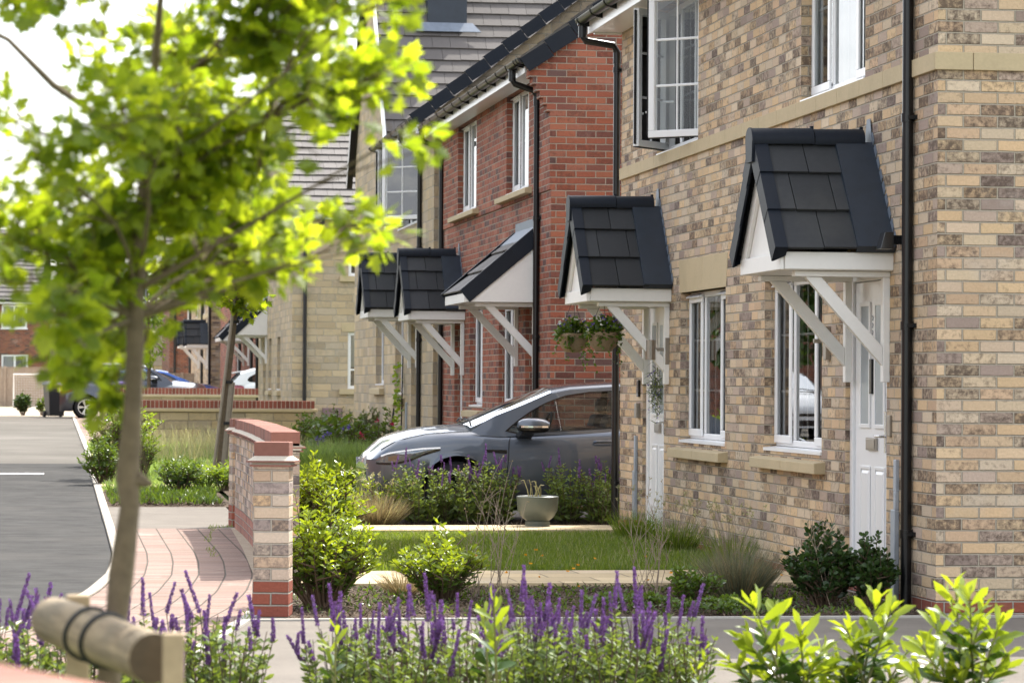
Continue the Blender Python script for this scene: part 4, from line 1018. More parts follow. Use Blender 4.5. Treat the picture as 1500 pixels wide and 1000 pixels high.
m.build('creasing_tile', 'coping_brick', gw); fz.build('mortar_fillet', 'mortar_m', gw)
m = MB(); y = pts[0][1]
while y < pts[-1][1]:
    x = interp(y, [(b, a) for a, b in pts]) + random.uniform(-.003, .003); zt = 1.07 + random.uniform(-.002, .002)
    m.box(x - .1075, x + .1075, y, y + .066, .962, zt); y += .0755
m.build('coping', 'coping_brick', gw, bevel=.004)
m = MB()
for (x0, y0), (x1, y1) in zip(pp, pp[1:]): m.hexa([(x0 - .102, y0 + .004, .985), (x0 + .102, y0 + .004, .985), (x1 + .102, y1 + .004, .985), (x1 - .102, y1 + .004, .985), (x0 - .102, y0 + .004, 1.064), (x0 + .102, y0 + .004, 1.064), (x1 + .102, y1 + .004, 1.064), (x1 - .102, y1 + .004, 1.064)])
m.build('coping_joint', 'mortar_m', gw)
pier(gw, 1.93, 31.3, R(6), .218, zt=1.075)
# foreground wall corner, bottom left
fw_ = thing('garden_wall', 'blurred red brick coping of the wall right beside the viewer at the bottom left corner', 'wall', (-.1, 4.2, 0))
a, b = Vector((-.42, 4.95)), Vector((.30, 3.24)); d = (b - a).normalized(); pn = Vector((d.y, -d.x)); pn = pn if pn.x < 0 else -pn
L_ = (b - a).length; m = MB(); w = MB()
for k in range(int(L_ / .0755)):
    p0 = a + d * (k * .0755 + .003); p1 = p0 + d * .068
    m.hexa([(*(p0), .963), (*(p1), .963), (*(p1 + pn * .215), .963), (*(p0 + pn * .215), .963), (*(p0), 1.07), (*(p1), 1.07), (*(p1 + pn * .215), 1.07), (*(p0 + pn * .215), 1.07)])
w.hexa([(*a, -.1), (*b, -.1), (*(b + pn * .215), -.1), (*(a + pn * .215), -.1), (*a, .96), (*b, .96), (*(b + pn * .215), .96), (*(a + pn * .215), .96)])
w.build('wall', 'pale_brick', fw_); m.build('coping', 'coping_brick', fw_, bevel=.005)
# low stone walls
def low_wall(label, x0, x1, y, zg_, zt, hb=.06):
    r = thing('stone_wall', label, 'wall', ((x0 + x1) / 2, y, zg_))
    m = MB(); m.box(x0, x1, y, y + .3, zg_ - .1, zt - .20); m.build('wall', 'wall_stone', r)
    m = MB(); m.box(x0 - .004, x1 + .004, y - .004, y + .304, zg_ - .2, zg_ + hb); m.build('plinth', 'plinth_brick', r)
    m = MB(); m.box(x0 - .03, x1 + .04, y - .035, y + .335, zt - .199, zt - .145); m.build('creasing_course', 'cast_stone', r, bevel=.006)
    m = MB(); x = x0
    while x < x1: m.box(x, x + .064, y + .02, y + .28, zt - .135, zt); x += .0755
    c = m.build('coping', 'coping_dark', r, bevel=.003); m = MB(); m.box(x0 + .003, x1 - .003, y + .026, y + .274, zt - .145, zt - .006); m.build('mortar_joint', 'mortar_m', r)
low_wall('low stone garden wall with red brick coping, nearer of the two across the lawn', .95, 4.80, 56.5, .30, 1.11)
low_wall('low stone garden wall with red brick coping, standing behind the nearer low wall', 1.6, 4.56, 69, .33, 1.31)

# ------------------------------------------------------------------ cars
def car(label, col, loc, rotz=0, sx=1., sz=1., suv=False, detail=True):
    root = thing('parked_car', label, 'car', (0, 0, 0))
    LEN = 4.28
    hood = [(0, .62), (.03, .70), (.11, .765), (.19, .85), (.34, .925), (.6, .985), (.85, 1.01), (1.15, 1.03), (1.5, 1.0), (3.6, 1.02), (3.95, 1.02), (4.22, .98), (4.28, .80)] if not suv else \
           [(0, .70), (.03, .85), (.12, .98), (.3, 1.05), (.9, 1.10), (1.1, 1.11), (1.5, 1.06), (3.6, 1.08), (4.2, 1.06), (4.28, .9)]
    edge = [(0, .58), (.04, .66), (.12, .735), (.3, .85), (.6, .915), (.85, .935), (1.15, .945), (1.4, .93), (2.53, .975), (3.6, 1.02), (3.95, 1.02), (4.22, .95), (4.28, .78)]
    hw = [(0, .52), (.03, .60), (.09, .69), (.2, .78), (.4, .855), (.7, .888), (1.2, .895), (3.2, .90), (3.8, .87), (4.1, .80), (4.22, .74), (4.28, .66)]
    FWX, RWX, WR = .90, 3.54, .325; ar = .375
    def zb(x):
        z = .20 + (.06 if x < .15 else 0)
        for cx in (FWX, RWX):
            if abs(x - cx) < ar: z = max(z, .32 + math.sqrt(ar * ar - (x - cx) ** 2))
        return z
    xs = sorted({0, .015, .04, .08, .13, .2, .3, .42, .5, *np.linspace(FWX - ar, FWX + ar, 17).round(4), 1.32, 1.5, 1.8, 2.1, 2.4, 2.7, 3.0, *np.linspace(RWX - ar, RWX + ar, 17).round(4), 4.0, 4.1, 4.18, 4.24, 4.28})
    rows = []
    for x in xs:
        wd = interp(x, hw); b = zb(x); ze = interp(x, edge); zh = interp(x, hood); cl = max(b, .70 if x > .3 else .55)
        cr = .012 if .3 < x < 4.0 else 0
        sec = [(wd * .93, b), (wd * .985, max(b + .004, .34)), (wd, max(b + .012, .52)), (wd * .99, max(b + .025, .66)), (wd * .985 + cr * .4, max(b + .035, lerp(.66, ze, .28))), (wd * .955, lerp(max(b, .66), ze, .68)), (wd * .88, lerp(max(b, .66), ze, .97)), (wd * .80, ze + .012), (wd * .45, lerp(ze, zh, .75) + .008), (0, zh)]
        sec = [(y, max(z, b + .002 * i)) for i, (y, z) in enumerate(sec)]
        rows.append([(x, -y, z) for y, z in sec] + [(x, y, z) for y, z in sec[-2::-1]])
    m = MB(); m.grid(rows); m.face(rows[0]); m.face(rows[-1][::-1])
    body = m.build('body', col, root, smooth=True)
    body.data.set_sharp_from_angle(angle=R(55))
    # greenhouse
    roof = [(1.02, 1.02), (1.9, 1.395), (2.1, 1.435), (2.6, 1.47), (3.1, 1.45), (3.6, 1.39), (3.95, 1.29), (4.22, .98)] if not suv else [(1.05, 1.10), (1.7, 1.52), (2.0, 1.60), (2.6, 1.63), (3.5, 1.61), (3.95, 1.56), (4.25, 1.02)]
    SY = lambda z: .80 - (z - .95) * (.215 / .45)
    def rz(x): return interp(x, roof)
    g = MB()   # roof skin with pillars, then glass
    xr = [1.9, 2.0, 2.1, 2.35, 2.6, 2.85, 3.1, 3.35, 3.6, 3.8, 3.95] if not suv else [1.7, 1.85, 2.0, 2.3, 2.6, 3.0, 3.5, 3.75, 3.95]
    rr = []
    for x in xr:
        z = rz(x); e = z - .055; y = SY(e)
        half = [(y, e), (y * .95, e + .028), (y * .80, z - .012), (y * .4, z - .001), (0, z)]
        rr.append([(x, -a, c) for a, c in half] + [(x, a, c) for a, c in half[-2::-1]])
    g.grid(rr)
    sp = lambda x, z, o=0.: (x, SY(z) + o, z)
    xa, za = roof[0]; xt = xr[0]; zt_ = rz(xt) - .055
    out = [(xa - .02, za - .10)] + [(lerp(xa, xt, t), lerp(za - .02, zt_, t)) for t in (.25, .5, .75)] + [(x, rz(x) - .055) for x in xr] + [(4.12, 1.06 if not suv else 1.2), (4.20, .96)]
    if not suv: dlo_t = [(1.36, .925), (1.47, 1.02), (1.60, 1.115), (1.72, 1.19), (1.85, 1.255), (2.05, 1.325), (2.3, 1.362), (2.55, 1.375), (2.9, 1.365), (3.2, 1.335), (3.5, 1.27), (3.72, 1.16), (3.78, 1.08)]; dlo_b = [(3.7, 1.03), (3.3, 1.01), (2.53, .985), (2.0, .955)]
    else: dlo_t = [(1.35, 1.10), (1.5, 1.26), (1.75, 1.44), (2.0, 1.52), (2.6, 1.55), (3.3, 1.54), (3.75, 1.50), (3.95, 1.38), (3.95, 1.2)]; dlo_b = [(3.8, 1.13), (3.0, 1.11), (2.4, 1.10), (1.9, 1.09)]
    dlo = dlo_t + dlo_b
    cx, cz = 2.55, 1.15 if not suv else 1.3
    outp = out + [(3.9, .95), (3.3, .95), (2.5, .94), (1.9, .92), (1.35, .90)]
    def radial(poly, ang):
        best = None
        for (x0, z0), (x1, z1) in zip(poly, poly[1:] + poly[:1]):
            dx, dz = math.cos(ang), math.sin(ang) * .5; ex, ez = x1 - x0, z1 - z0
            den = dx * ez - dz * ex
            if abs(den) < 1e-9: continue
            t = ((x0 - cx) * ez - (z0 - cz) * ex) / den; u = ((x0 - cx) * dz - (z0 - cz) * dx) / den
            if t > 0 and -1e-6 <= u <= 1 + 1e-6 and (best is None or t > best): best = t
        return (cx + best * math.cos(ang), cz + best * math.sin(ang) * .5)
    angs = np.linspace(0, 2 * PI, 97)[:-1]
    O = [radial(outp, a) for a in angs]; D_ = [radial(dlo, a) for a in angs]
    for sg in (-1, 1):
        f = lambda p, o=0.: (p[0], sg * (SY(p[1]) + o), p[1])
        g.grid([[f(p) for p in O + O[:1]], [f(p, .004) for p in D_ + D_[:1]]])
        gl = MB(); gl.face([f(p, -.012) for p in D_]); gl.build('side_window', 'car_glass', root)
        tr = MB(); n = len(D_)
        tr.grid([[f((lerp(p[0], cx, k), lerp(p[1], cz, k * 1.6)), o) for p in D_ + D_[:1]] for k, o in ((0, .006), (.028, .004), (.030, -.014))]); tr.build('window_trim', 'black_gloss', root)
        bp = MB(); bx = 2.62
        bp.hexa([f((bx, .96), -.02), f((bx + .11, .965), -.02), f((bx + .08, 1.40), -.02), f((bx + .02, 1.40), -.02), f((bx, .96), -.004), f((bx + .11, .965), -.004), f((bx + .08, 1.40), -.004), f((bx + .02, 1.40), -.004)]); bp.build('pillar', 'black_gloss', root)
    g.build('roof', col, root, smooth=True).data.set_sharp_from_angle(angle=R(50))
    ws = MB(); a = []
    for t in (0, .25, .5, .75, 1):
        x, z = lerp(xa, xt, t), lerp(za, rz(xt), t); y = lerp(.70, SY(zt_) * .97, t); a.append([(x - .04 * (1 - k * k) + .03, k * y, z - .012 * k * k - (.02 if abs(k) == 1 else 0)) for k in (-1, -.8, -.4, 0, .4, .8, 1)])
    ws.grid(a); ws.build('windscreen', 'car_glass' if not detail else 'car_glass', root, smooth=True)
    ws = MB(); x0, x1 = (3.95, 4.2); a = []
    for t in (0, .5, 1):
        x = lerp(x0, x1 + .02, t); z = lerp(rz(x0), 1.02, t); y = lerp(SY(rz(x0) - .055) * .96, .70, t); a.append([(x, k * y, z) for k in (-1, -.5, 0, .5, 1)])
    ws.grid(a); ws.build('rear_window', 'dark_glass', root, smooth=True)
    sl = MB()
    for k in (-1, 1): pass
    sl.hexa([(3.88, -.55, rz(3.9) - .01), (4.16, -.5, rz(3.9) - .06), (4.16, .5, rz(3.9) - .06), (3.88, .55, rz(3.9) - .01), (3.88, -.55, rz(3.9) + .02), (4.18, -.5, rz(3.9) - .035), (4.18, .5, rz(3.9) - .035), (3.88, .55, rz(3.9) + .02)]); sl.build('spoiler', col, root, bevel=.01)
    for sg in (-1, 1):
        f = lambda x, z, o=0.: (x, sg * (interp(x, hw) * .99 + o), z)
        for cx_, cat in ((FWX, 0), (RWX, 1)):
            w = MB(); y0, y1 = sg * .62, sg * .855
            prof = [(.0, y0), (WR - .02, y0), (WR, lerp(y0, y1, .2)), (WR, lerp(y0, y1, .85)), (WR - .03, y1), (.225, y1)]
            rows_ = [[(cx_ + r * math.cos(t), y, .32 + r * math.sin(t)) for t in np.linspace(0, 2 * PI, 29)[:-1]] for r, y in prof]
            w.grid(rows_, True); wh = w.build('wheel', 'rubber', root, smooth=True)
            rm = MB(); yy = sg * .845
            rm.grid([[(cx_ + r * math.cos(t), y, .32 + r * math.sin(t)) for t in np.linspace(0, 2 * PI, 29)[:-1]] for r, y in ((.228, yy), (.205, yy), (.195, yy - sg * .06))], True)
            for k in range(5):
                for dd in (-.12, .12):
                    t = 2 * PI * k / 5; rm.bar((cx_ + .04 * math.cos(t), yy - sg * .01, .32 + .04 * math.sin(t)), (cx_ + .21 * math.cos(t + dd), yy - sg * .005, .32 + .21 * math.sin(t + dd)), .03, .02, up=(0, 1, 0))
            rm.tube([(cx_, yy - sg * .04, .32), (cx_, yy + sg * .003, .32)], .045, 12); rm.build('rim', 'steel', wh)
            ac = MB(); th = np.linspace(-.35, PI + .35, 19)
            ac.grid([[(cx_ + (ar + .0) * math.cos(t), sg * y, .32 + (ar + .0) * math.sin(t)) for t in th] for y in (.5, .86)]); ac.face([(cx_ + ar * math.cos(t), sg * .5, .32 + ar * math.sin(t)) for t in np.linspace(0, 2 * PI, 25)[:-1]]); ac.build('wheel_arch', 'dark_void', root)
        # lamps
        hl = MB(); S = [(.085, .63, .66), (.13, .625, .70), (.2, .625, .728), (.3, .635, .748), (.42, .665, .765), (.55, .72, .780), (.72, .775, .788)]
        hl.grid([[f(x, lo, .006), f(x, lerp(lo, hi, .5), .012), f(x, hi, .004)] for x, lo, hi in S]); hd = hl.build('headlight', 'lamp_lens', root, smooth=True)
        a_ = MB(); a_.grid([[f(x, lo + .022, .014), f(x, hi - .038, .016)] for x, lo, hi in S[2:4]]); a_.build('lamp', 'amber', hd, smooth=True)
        ln = MB(); ln.grid([[f(x, hi - .012, .018), f(x, hi + .004, .008)] for x, lo, hi in S[1:]]); ln.build('lamp_strip', 'upvc', hd)
        dk = MB(); dk.grid([[f(x, lo - .016, .010), f(x, lo + .004, .014)] for x, lo, hi in S]); dk.build('lamp_surround', 'black_gloss', hd)
        tl = MB(); Tt = [(4.262, .74, .93), (4.22, .73, .955), (4.1, .745, .955), (3.95, .78, .945), (3.86, .83, .92)]
        tl.grid([[f(x, lo, .008), f(x, lerp(lo, hi, .5), .018), f(x, hi, -.02)] for x, lo, hi in Tt]); tl.build('tail_light', 'tail_red', root, smooth=True)
        # mirror
        mb = MB(); cz_ = 1.0 if not suv else 1.15; rows_ = []
        for k, t in enumerate(np.linspace(0, PI, 9)):
            r = math.sin(t) ** .6; rows_.append([(1.64 - .17 * math.cos(t) + .02, sg * (.985 + .085 * r * math.cos(u) * (1 if math.cos(u) > 0 else .7)), cz_ + .01 + r * (.085 if math.sin(u) > 0 else .035) * math.sin(u)) for u in np.linspace(0, 2 * PI, 15)[:-1]])
        mb.grid(rows_, True); mr = mb.build('mirror', col, root, smooth=True)
        lw = MB(); rows_ = []
        for k, t in enumerate(np.linspace(0.15, PI - .15, 9)):
            r = math.sin(t) ** .6; rows_.append([(1.64 - .165 * math.cos(t) + .02, sg * (.98 + .08 * r * math.cos(u)), cz_ - .015 + r * .052 * math.sin(u)) for u in np.linspace(PI, 2 * PI, 9)])
        lw.grid(rows_); lw.hexa([(1.5, sg * .80, cz_ - .13), (1.66, sg * .82, cz_ - .13), (1.68, sg * .97, cz_ - .06), (1.56, sg * .97, cz_ - .06), (1.5, sg * .80, cz_ - .07), (1.66, sg * .82, cz_ - .07), (1.70, sg * .97, cz_ - .01), (1.54, sg * .97, cz_ - .01)]); lw.build('mirror_base', 'black_gloss', mr, bevel=.01)
        st = MB(); st.grid([[(1.64 - .155 * math.cos(t) + .02, sg * (.985 + .078 * math.sin(t) ** .6 + .012), cz_ + z) for t in np.linspace(.5, PI - .1, 9)] for z in (-.006, .012)]); st.build('indicator', 'lamp_glass' if False else 'chrome', mr)
        # doors: shut lines, handle, trim
        dl = MB(); fy = lambda x, z: (x, sg * (interp(x, hw) * (.99 if z > .62 else 1.) + (.0035 if z < .8 else -.012 - .12 * max(0, z - .86))), z)
        for xs_ in ([(1.44, .90), (1.425, .84), (1.42, .70), (1.40, .50), (1.34, .30)], [(2.70, .95), (2.71, .70), (2.70, .40), (2.66, .28)]):
            dl.tube([fy(x, z) for x, z in xs_], .0045, 5)
        hp = [(x, sg * interp(x, hw) * .845, lerp(max(.66, .2), interp(x, edge), .985) + .012) for x in (.14, .25, .4, .6, .85, 1.08)]; dl.tube(hp, .0042, 5)
        dl.build('shut_line', 'dark_void', root)
        hn = MB(); hn.tube([(2.30, sg * .893, .845), (2.32, sg * .918, .85), (2.42, sg * .925, .852), (2.50, sg * .918, .852), (2.52, sg * .893, .85)], .014, 8); dh = hn.build('door_handle', col, root, smooth=True)
        tp = MB(); tp.hexa([(1.17, sg * .888, .745), (1.40, sg * .888, .728), (1.40, sg * .888, .765), (1.19, sg * .888, .770), (1.17, sg * .902, .745), (1.40, sg * .902, .728), (1.40, sg * .902, .765), (1.19, sg * .902, .770)]); tp.build('wing_badge', 'black_gloss', root)
    gr = MB(); gr.box(-.006, .05, -.50, .50, .50, .56); gr.box(-.004, .05, -.5, .5, .30, .42); gr.build('grille', 'black_gloss', root)
    it = MB()
    for sg in (-.38, .38):
        for sx_, tilt in ((2.35, .16), (3.15, .14)):
            it.hexa([(sx_ - .0, sg - .24, .62), (sx_ + .16, sg - .24, .62), (sx_ + .16, sg + .24, .62), (sx_, sg + .24, .62), (sx_ + tilt, sg - .19, 1.12), (sx_ + tilt + .1, sg - .19, 1.12), (sx_ + tilt + .1, sg + .19, 1.12), (sx_ + tilt, sg + .19, 1.12)])
            it.hexa([(sx_ + tilt + .02, sg - .12, 1.14), (sx_ + tilt + .12, sg - .12, 1.14), (sx_ + tilt + .12, sg + .12, 1.14), (sx_ + tilt + .02, sg + .12, 1.14), (sx_ + tilt + .05, sg - .11, 1.29), (sx_ + tilt + .12, sg - .11, 1.29), (sx_ + tilt + .12, sg + .11, 1.29), (sx_ + tilt + .05, sg + .11, 1.29)])
    it.build('seat', 'seat_cloth', root, bevel=.03)
    it = MB(); it.box(1.2, 1.62, -.7, .7, .75, .93)
    it.tube([(1.88 + .06 * math.sin(t), -.37 + .18 * math.cos(t), .97 + .17 * math.sin(t)) for t in np.linspace(0, 2 * PI, 25)], .014, 6); it.build('dashboard', 'seat_cloth', root)
    wp = MB(); wp.tube([(1.06, -.60, 1.03), (1.10, -.25, 1.065), (1.08, .05, 1.07)], .01, 5); wp.tube([(1.05, -.05, 1.06), (1.07, .3, 1.075), (1.08, .60, 1.04)], .01, 5); wp.build('wiper', 'rubber', root)
    root.location = loc; root.rotation_euler.z = rotz; root.scale = (sx, sx, sz)
    return root
car('grey hatchback parked on the drive between the buff and red brick houses', 'car_grey', (3.24, 32.5, .0))
car('dark grey estate car parked beyond the foreground tree beside the wheelie bins', 'car_dark', (4.76, 93.4, .375), rotz=PI, sx=1.02, suv=True, detail=False)
car('bright blue car with only its roofline showing behind the dark estate car', 'car_blue', (5.85, 104, .40), rotz=PI, detail=False)
car('white hatchback seen at the rear quarter beyond the stone house porch', 'car_white', (9.25, 86.2, .36), rotz=PI, sx=1.02, sz=1.06, detail=False)

car('white hatchback parked across the road, mirrored in the ground floor windows', 'car_white', (-4.2, 64, .3), rotz=R(90), detail=False)
# ------------------------------------------------------------------ street things
def bin_(label, loc, lidc, rot):
    r = thing('wheelie_bin', label, 'bin', (0, 0, 0), 'wheelie bins by the road end')
    m = MB(); m.hexa([(-.22, -.26, .05), (.22, -.26, .05), (.22, .24, .05), (-.22, .24, .05), (-.28, -.34, .98), (.28, -.34, .98), (.28, .34, .98), (-.28, .34, .98)]); m.box(-.295, .295, -.355, .355, .95, .99); m.build('body', 'bin_plastic', r, bevel=.02)
    m = MB(); m.hexa([(-.3, -.37, .992), (.3, -.37, .992), (.3, .40, .992), (-.3, .40, .992), (-.26, -.30, 1.06), (.26, -.30, 1.06), (.26, .38, 1.09), (-.26, .38, 1.09)]); m.tube([(-.2, .43, 1.02), (.2, .43, 1.02)], .025, 8); m.build('lid', lidc, r, bevel=.01)
    for s in (-1, 1):
        m = MB(); m.tube([(s * .22, .26, .1), (s * .28, .26, .1)], .1, 14); m.build('wheel', 'rubber', r)
    r.location = loc; r.rotation_euler.z = rot
bin_('black wheelie bin with a purple lid at the end of the road', (.26, 95.2, .36), 'bin_purple', R(15))
bin_('black wheelie bin with a purple lid beside the estate car, half behind the tree trunk', (2.25, 91.2, .36), 'bin_purple', R(-30))
def fence(label, x0, x1, y, z0, z1, cap=True):
    r = thing('board_fence', label, 'fence', (x0, y, z0)); m = MB(); x = x0
    while x < x1 - .05:
        m.box(x, min(x + .118, x1), y + random.uniform(0, .012), y + .03, z0, z1 - random.uniform(0, .015)); x += .122
    m.build('boards', 'fence_wood', r)
    x = x0
    while x < x1 + .1:
        m = MB(); m.box(x - .05, x + .05, y - .06, y - .002, z0 - .05, z1 + .06); m.build('post', 'fence_wood', r, bevel=.01); x += 1.83
    m = MB(); m.box(x0, x1, y - .03, y - .0025, z1 + .002, z1 + .04)
    m.box(x0, x1, y - .012, y - .001, z0 + .25, z0 + .33); m.build('rail', 'fence_wood', r)
fence('low board fence across the road end, behind the football goal', -9, 1.3, 131, .35, 2.0)
fence('taller board fence raised on a bank, beyond the road end below the trees', .2, 7.3, 146, 2.2, 4.05)
fence('board fence behind the blue car', 3.3, 9.5, 120, .4, 1.75)
m = MB(); m.box(.2, 7.3, 146.1, 146.5, -.2, 2.19); tag(m.build('retaining_wall', 'stone', origin=(3, 146, 0)), 'pale stone retaining wall under the raised board fence', 'wall')
g = thing('football_goal', 'small white football goal with net in front of the board fence', 'goal', (-1.0, 127, .4))
m = MB(); x0, x1, zb_, zt = -1.28, .45, .4, 1.72
m.tube([(x0, 127, zb_), (x0, 127, zt), (x1, 127, zt), (x1, 127, zb_)], .035, 8); m.tube([(x0, 127, zb_), (x0, 128, zb_), (x1, 128, zb_), (x1, 127, zb_)], .025, 6); m.build('frame', 'white_paint', g)
m = MB()
for k in range(1, 17): x = lerp(x0, x1, k / 17); m.bar((x, 127.3, zt), (x, 128, zb_), .007, .007)
for k in range(1, 13): t = k / 13; m.bar((x0, 127.3 + .7 * t, lerp(zt, zb_, t)), (x1, 127.3 + .7 * t, lerp(zt, zb_, t)), .007, .007, up=(0, 1, 0))
m.build('net', 'net', g)
m = MB(); m.tube([(4.1, 132, .3), (4.1, 132, 3.0), (4.1, 132, 5.6)], [.08, .06, .045], 10); lp = thing('street_lamp', 'slim grey street lamp beyond the road end', 'lamp', (4.1, 132, .3)); m.build('pole', 'lamp_post', lp)
m = MB(); m.hexa([(4.0, 131.2, 5.6), (4.2, 131.2, 5.6), (4.2, 132, 5.6), (4.0, 132, 5.6), (4.03, 131.25, 5.7), (4.17, 131.25, 5.7), (4.17, 132, 5.72), (4.03, 132, 5.72)]); m.build('lamp_head', 'lamp_post', lp, bevel=.02)
# verge bollards beside the road
b = thing('bollard', 'short black bollard behind the shrub at the road edge', 'bollard', (1.15, 55.5, .31)); m = MB(); m.rev((1.15, 55.5, .31), [(.0, 0), (.1, 0), (.09, .75), (.1, .8), (.1, .9), (.0, .94)], 16); m.build('post', 'rubber', b, smooth=True)

# pots and baskets
p = thing('plant_pot', 'large grey-green glazed bowl planter with dead stems on the path', 'planter', (4.73, 30.15, .06))
m = MB(); m.rev((4.73, 30.15, .06), [(0, 0), (.12, 0), (.12, .045), (.11, .05), (.16, .09), (.195, .155), (.205, .285), (.198, .29), (.188, .285), (.183, .24), (0, .24)], 40); m.build('bowl', 'glaze', p, smooth=True)
m = MB(); m.rev((4.73, 30.15, .06), [(0, .255), (.184, .25)], 24); m.build('soil', 'mulch', p)
m = MB()
for k in range(9):
    a = k * 2.4; r_ = .03 + .02 * (k % 3); x, y = 4.70 + r_ * math.cos(a), 30.15 + r_ * math.sin(a); hh = .12 + .11 * random.random(); dx = random.uniform(-.10, .09)
    m.tube([(x, y, .30), (x + dx * .4, y, .30 + hh * .55), (x + dx, y, .30 + hh), (x + dx * 1.5, y + .01, .30 + hh * .96)], [.006, .005, .004, .002], 5)
m.build('dead_stems', 'straw', p)
p = thing('plant_pot', 'small terracotta pot at the corner of the far white door', 'planter', (5.42, 28.95, .0))
m = MB(); m.rev((5.42, 28.95, .0), [(0, 0), (.075, 0), (.095, .12), (.11, .122), (.113, .165), (.10, .168), (.095, .14), (0, .14)], 28); m.build('pot', 'terracotta', p, smooth=True)
def basket(label, x, y, z):
    b = thing('hanging_basket', label, 'hanging basket', (x, y, z), 'hanging baskets under the porch')
    m = MB(); m.rev((x, y, z), [(0, -.17), (.07, -.165), (.115, -.12), (.14, -.05), (.145, 0), (.135, .01), (.12, -.01), (0, -.01)], 24); m.build('basket', 'wicker', b, smooth=True)
    m = MB()
    for k in range(3):
        a = 2 * PI * k / 3 + .5; m.tube([(x + .14 * math.cos(a), y + .14 * math.sin(a), z), (x, y, z + .34)], .003, 4)
    m.tube([(x, y, z + .34), (x, y, z + .40), (x + .02, y, z + .42)], .004, 5); m.build('chain', 'rubber', b)
    n = 620; d = rdir(n, -.35, 1); P = np.array([x, y, z + .0]) + d * RNG.uniform(.05, .165, (n, 1)) * np.array([1, 1, .85]); leaves('foliage', 'mid_leaf', b, P, d + RNG.normal(0, .5, (n, 3)), RNG.uniform(.03, .055, n), T_ROUND)
    P2 = []; 
    for k in range(9):
        a = RNG.uniform(0, 2 * PI); ln = RNG.uniform(.12, .36)
        for t in np.linspace(0, 1, 16): P2.append((x + (.14 + .03 * t) * math.cos(a) + .02 * math.sin(7 * t), y + (.14 + .03 * t) * math.sin(a), z - ln * t))
    leaves('trailing_stems', 'mid_leaf', b, P2, rdir(len(P2)), .032, T_ROUND)
    n = 22; d = rdir(n, .1, 1); P = np.array([x, y, z + .02]) + d * np.array([.16, .16, .15])
    leaves('flowers', 'violet_petal', b, np.repeat(P, 4, 0), rdir(4 * n, 0, 1), .018, T_ROUND); P = np.array([x, y, z + .01]) + rdir(16, -.1, .9) * .165
    leaves('white_flowers', 'white_petal', b, np.repeat(P, 5, 0), rdir(80, 0, 1), .02, T_ROUND)
basket('left of the two wicker hanging baskets under the far gabled porch', 4.86, 28.88, 1.90)
basket('right of the two wicker hanging baskets, nearer the porch bracket', 4.98, 27.95, 1.90)
wr = thing('door_wreath', 'lavender sprig wreath hanging on the far white door', 'wreath', (5.6, 28.55, 1.35))
n = 300; P = np.stack([5.60 + RNG.normal(-.02, .03, n), 28.52 + RNG.normal(0, .10, n), 1.42 + RNG.normal(-.05, .11, n)], 1); leaves('sprigs', 'grey_leaf', wr, P, rdir(n, -1, .6), RNG.uniform(.05, .10, n), T_STRAND, .008)
leaves('flowers', 'violet_petal', wr, P[:90] + RNG.normal(0, .02, (90, 3)), rdir(90), .02, T_ROUND)
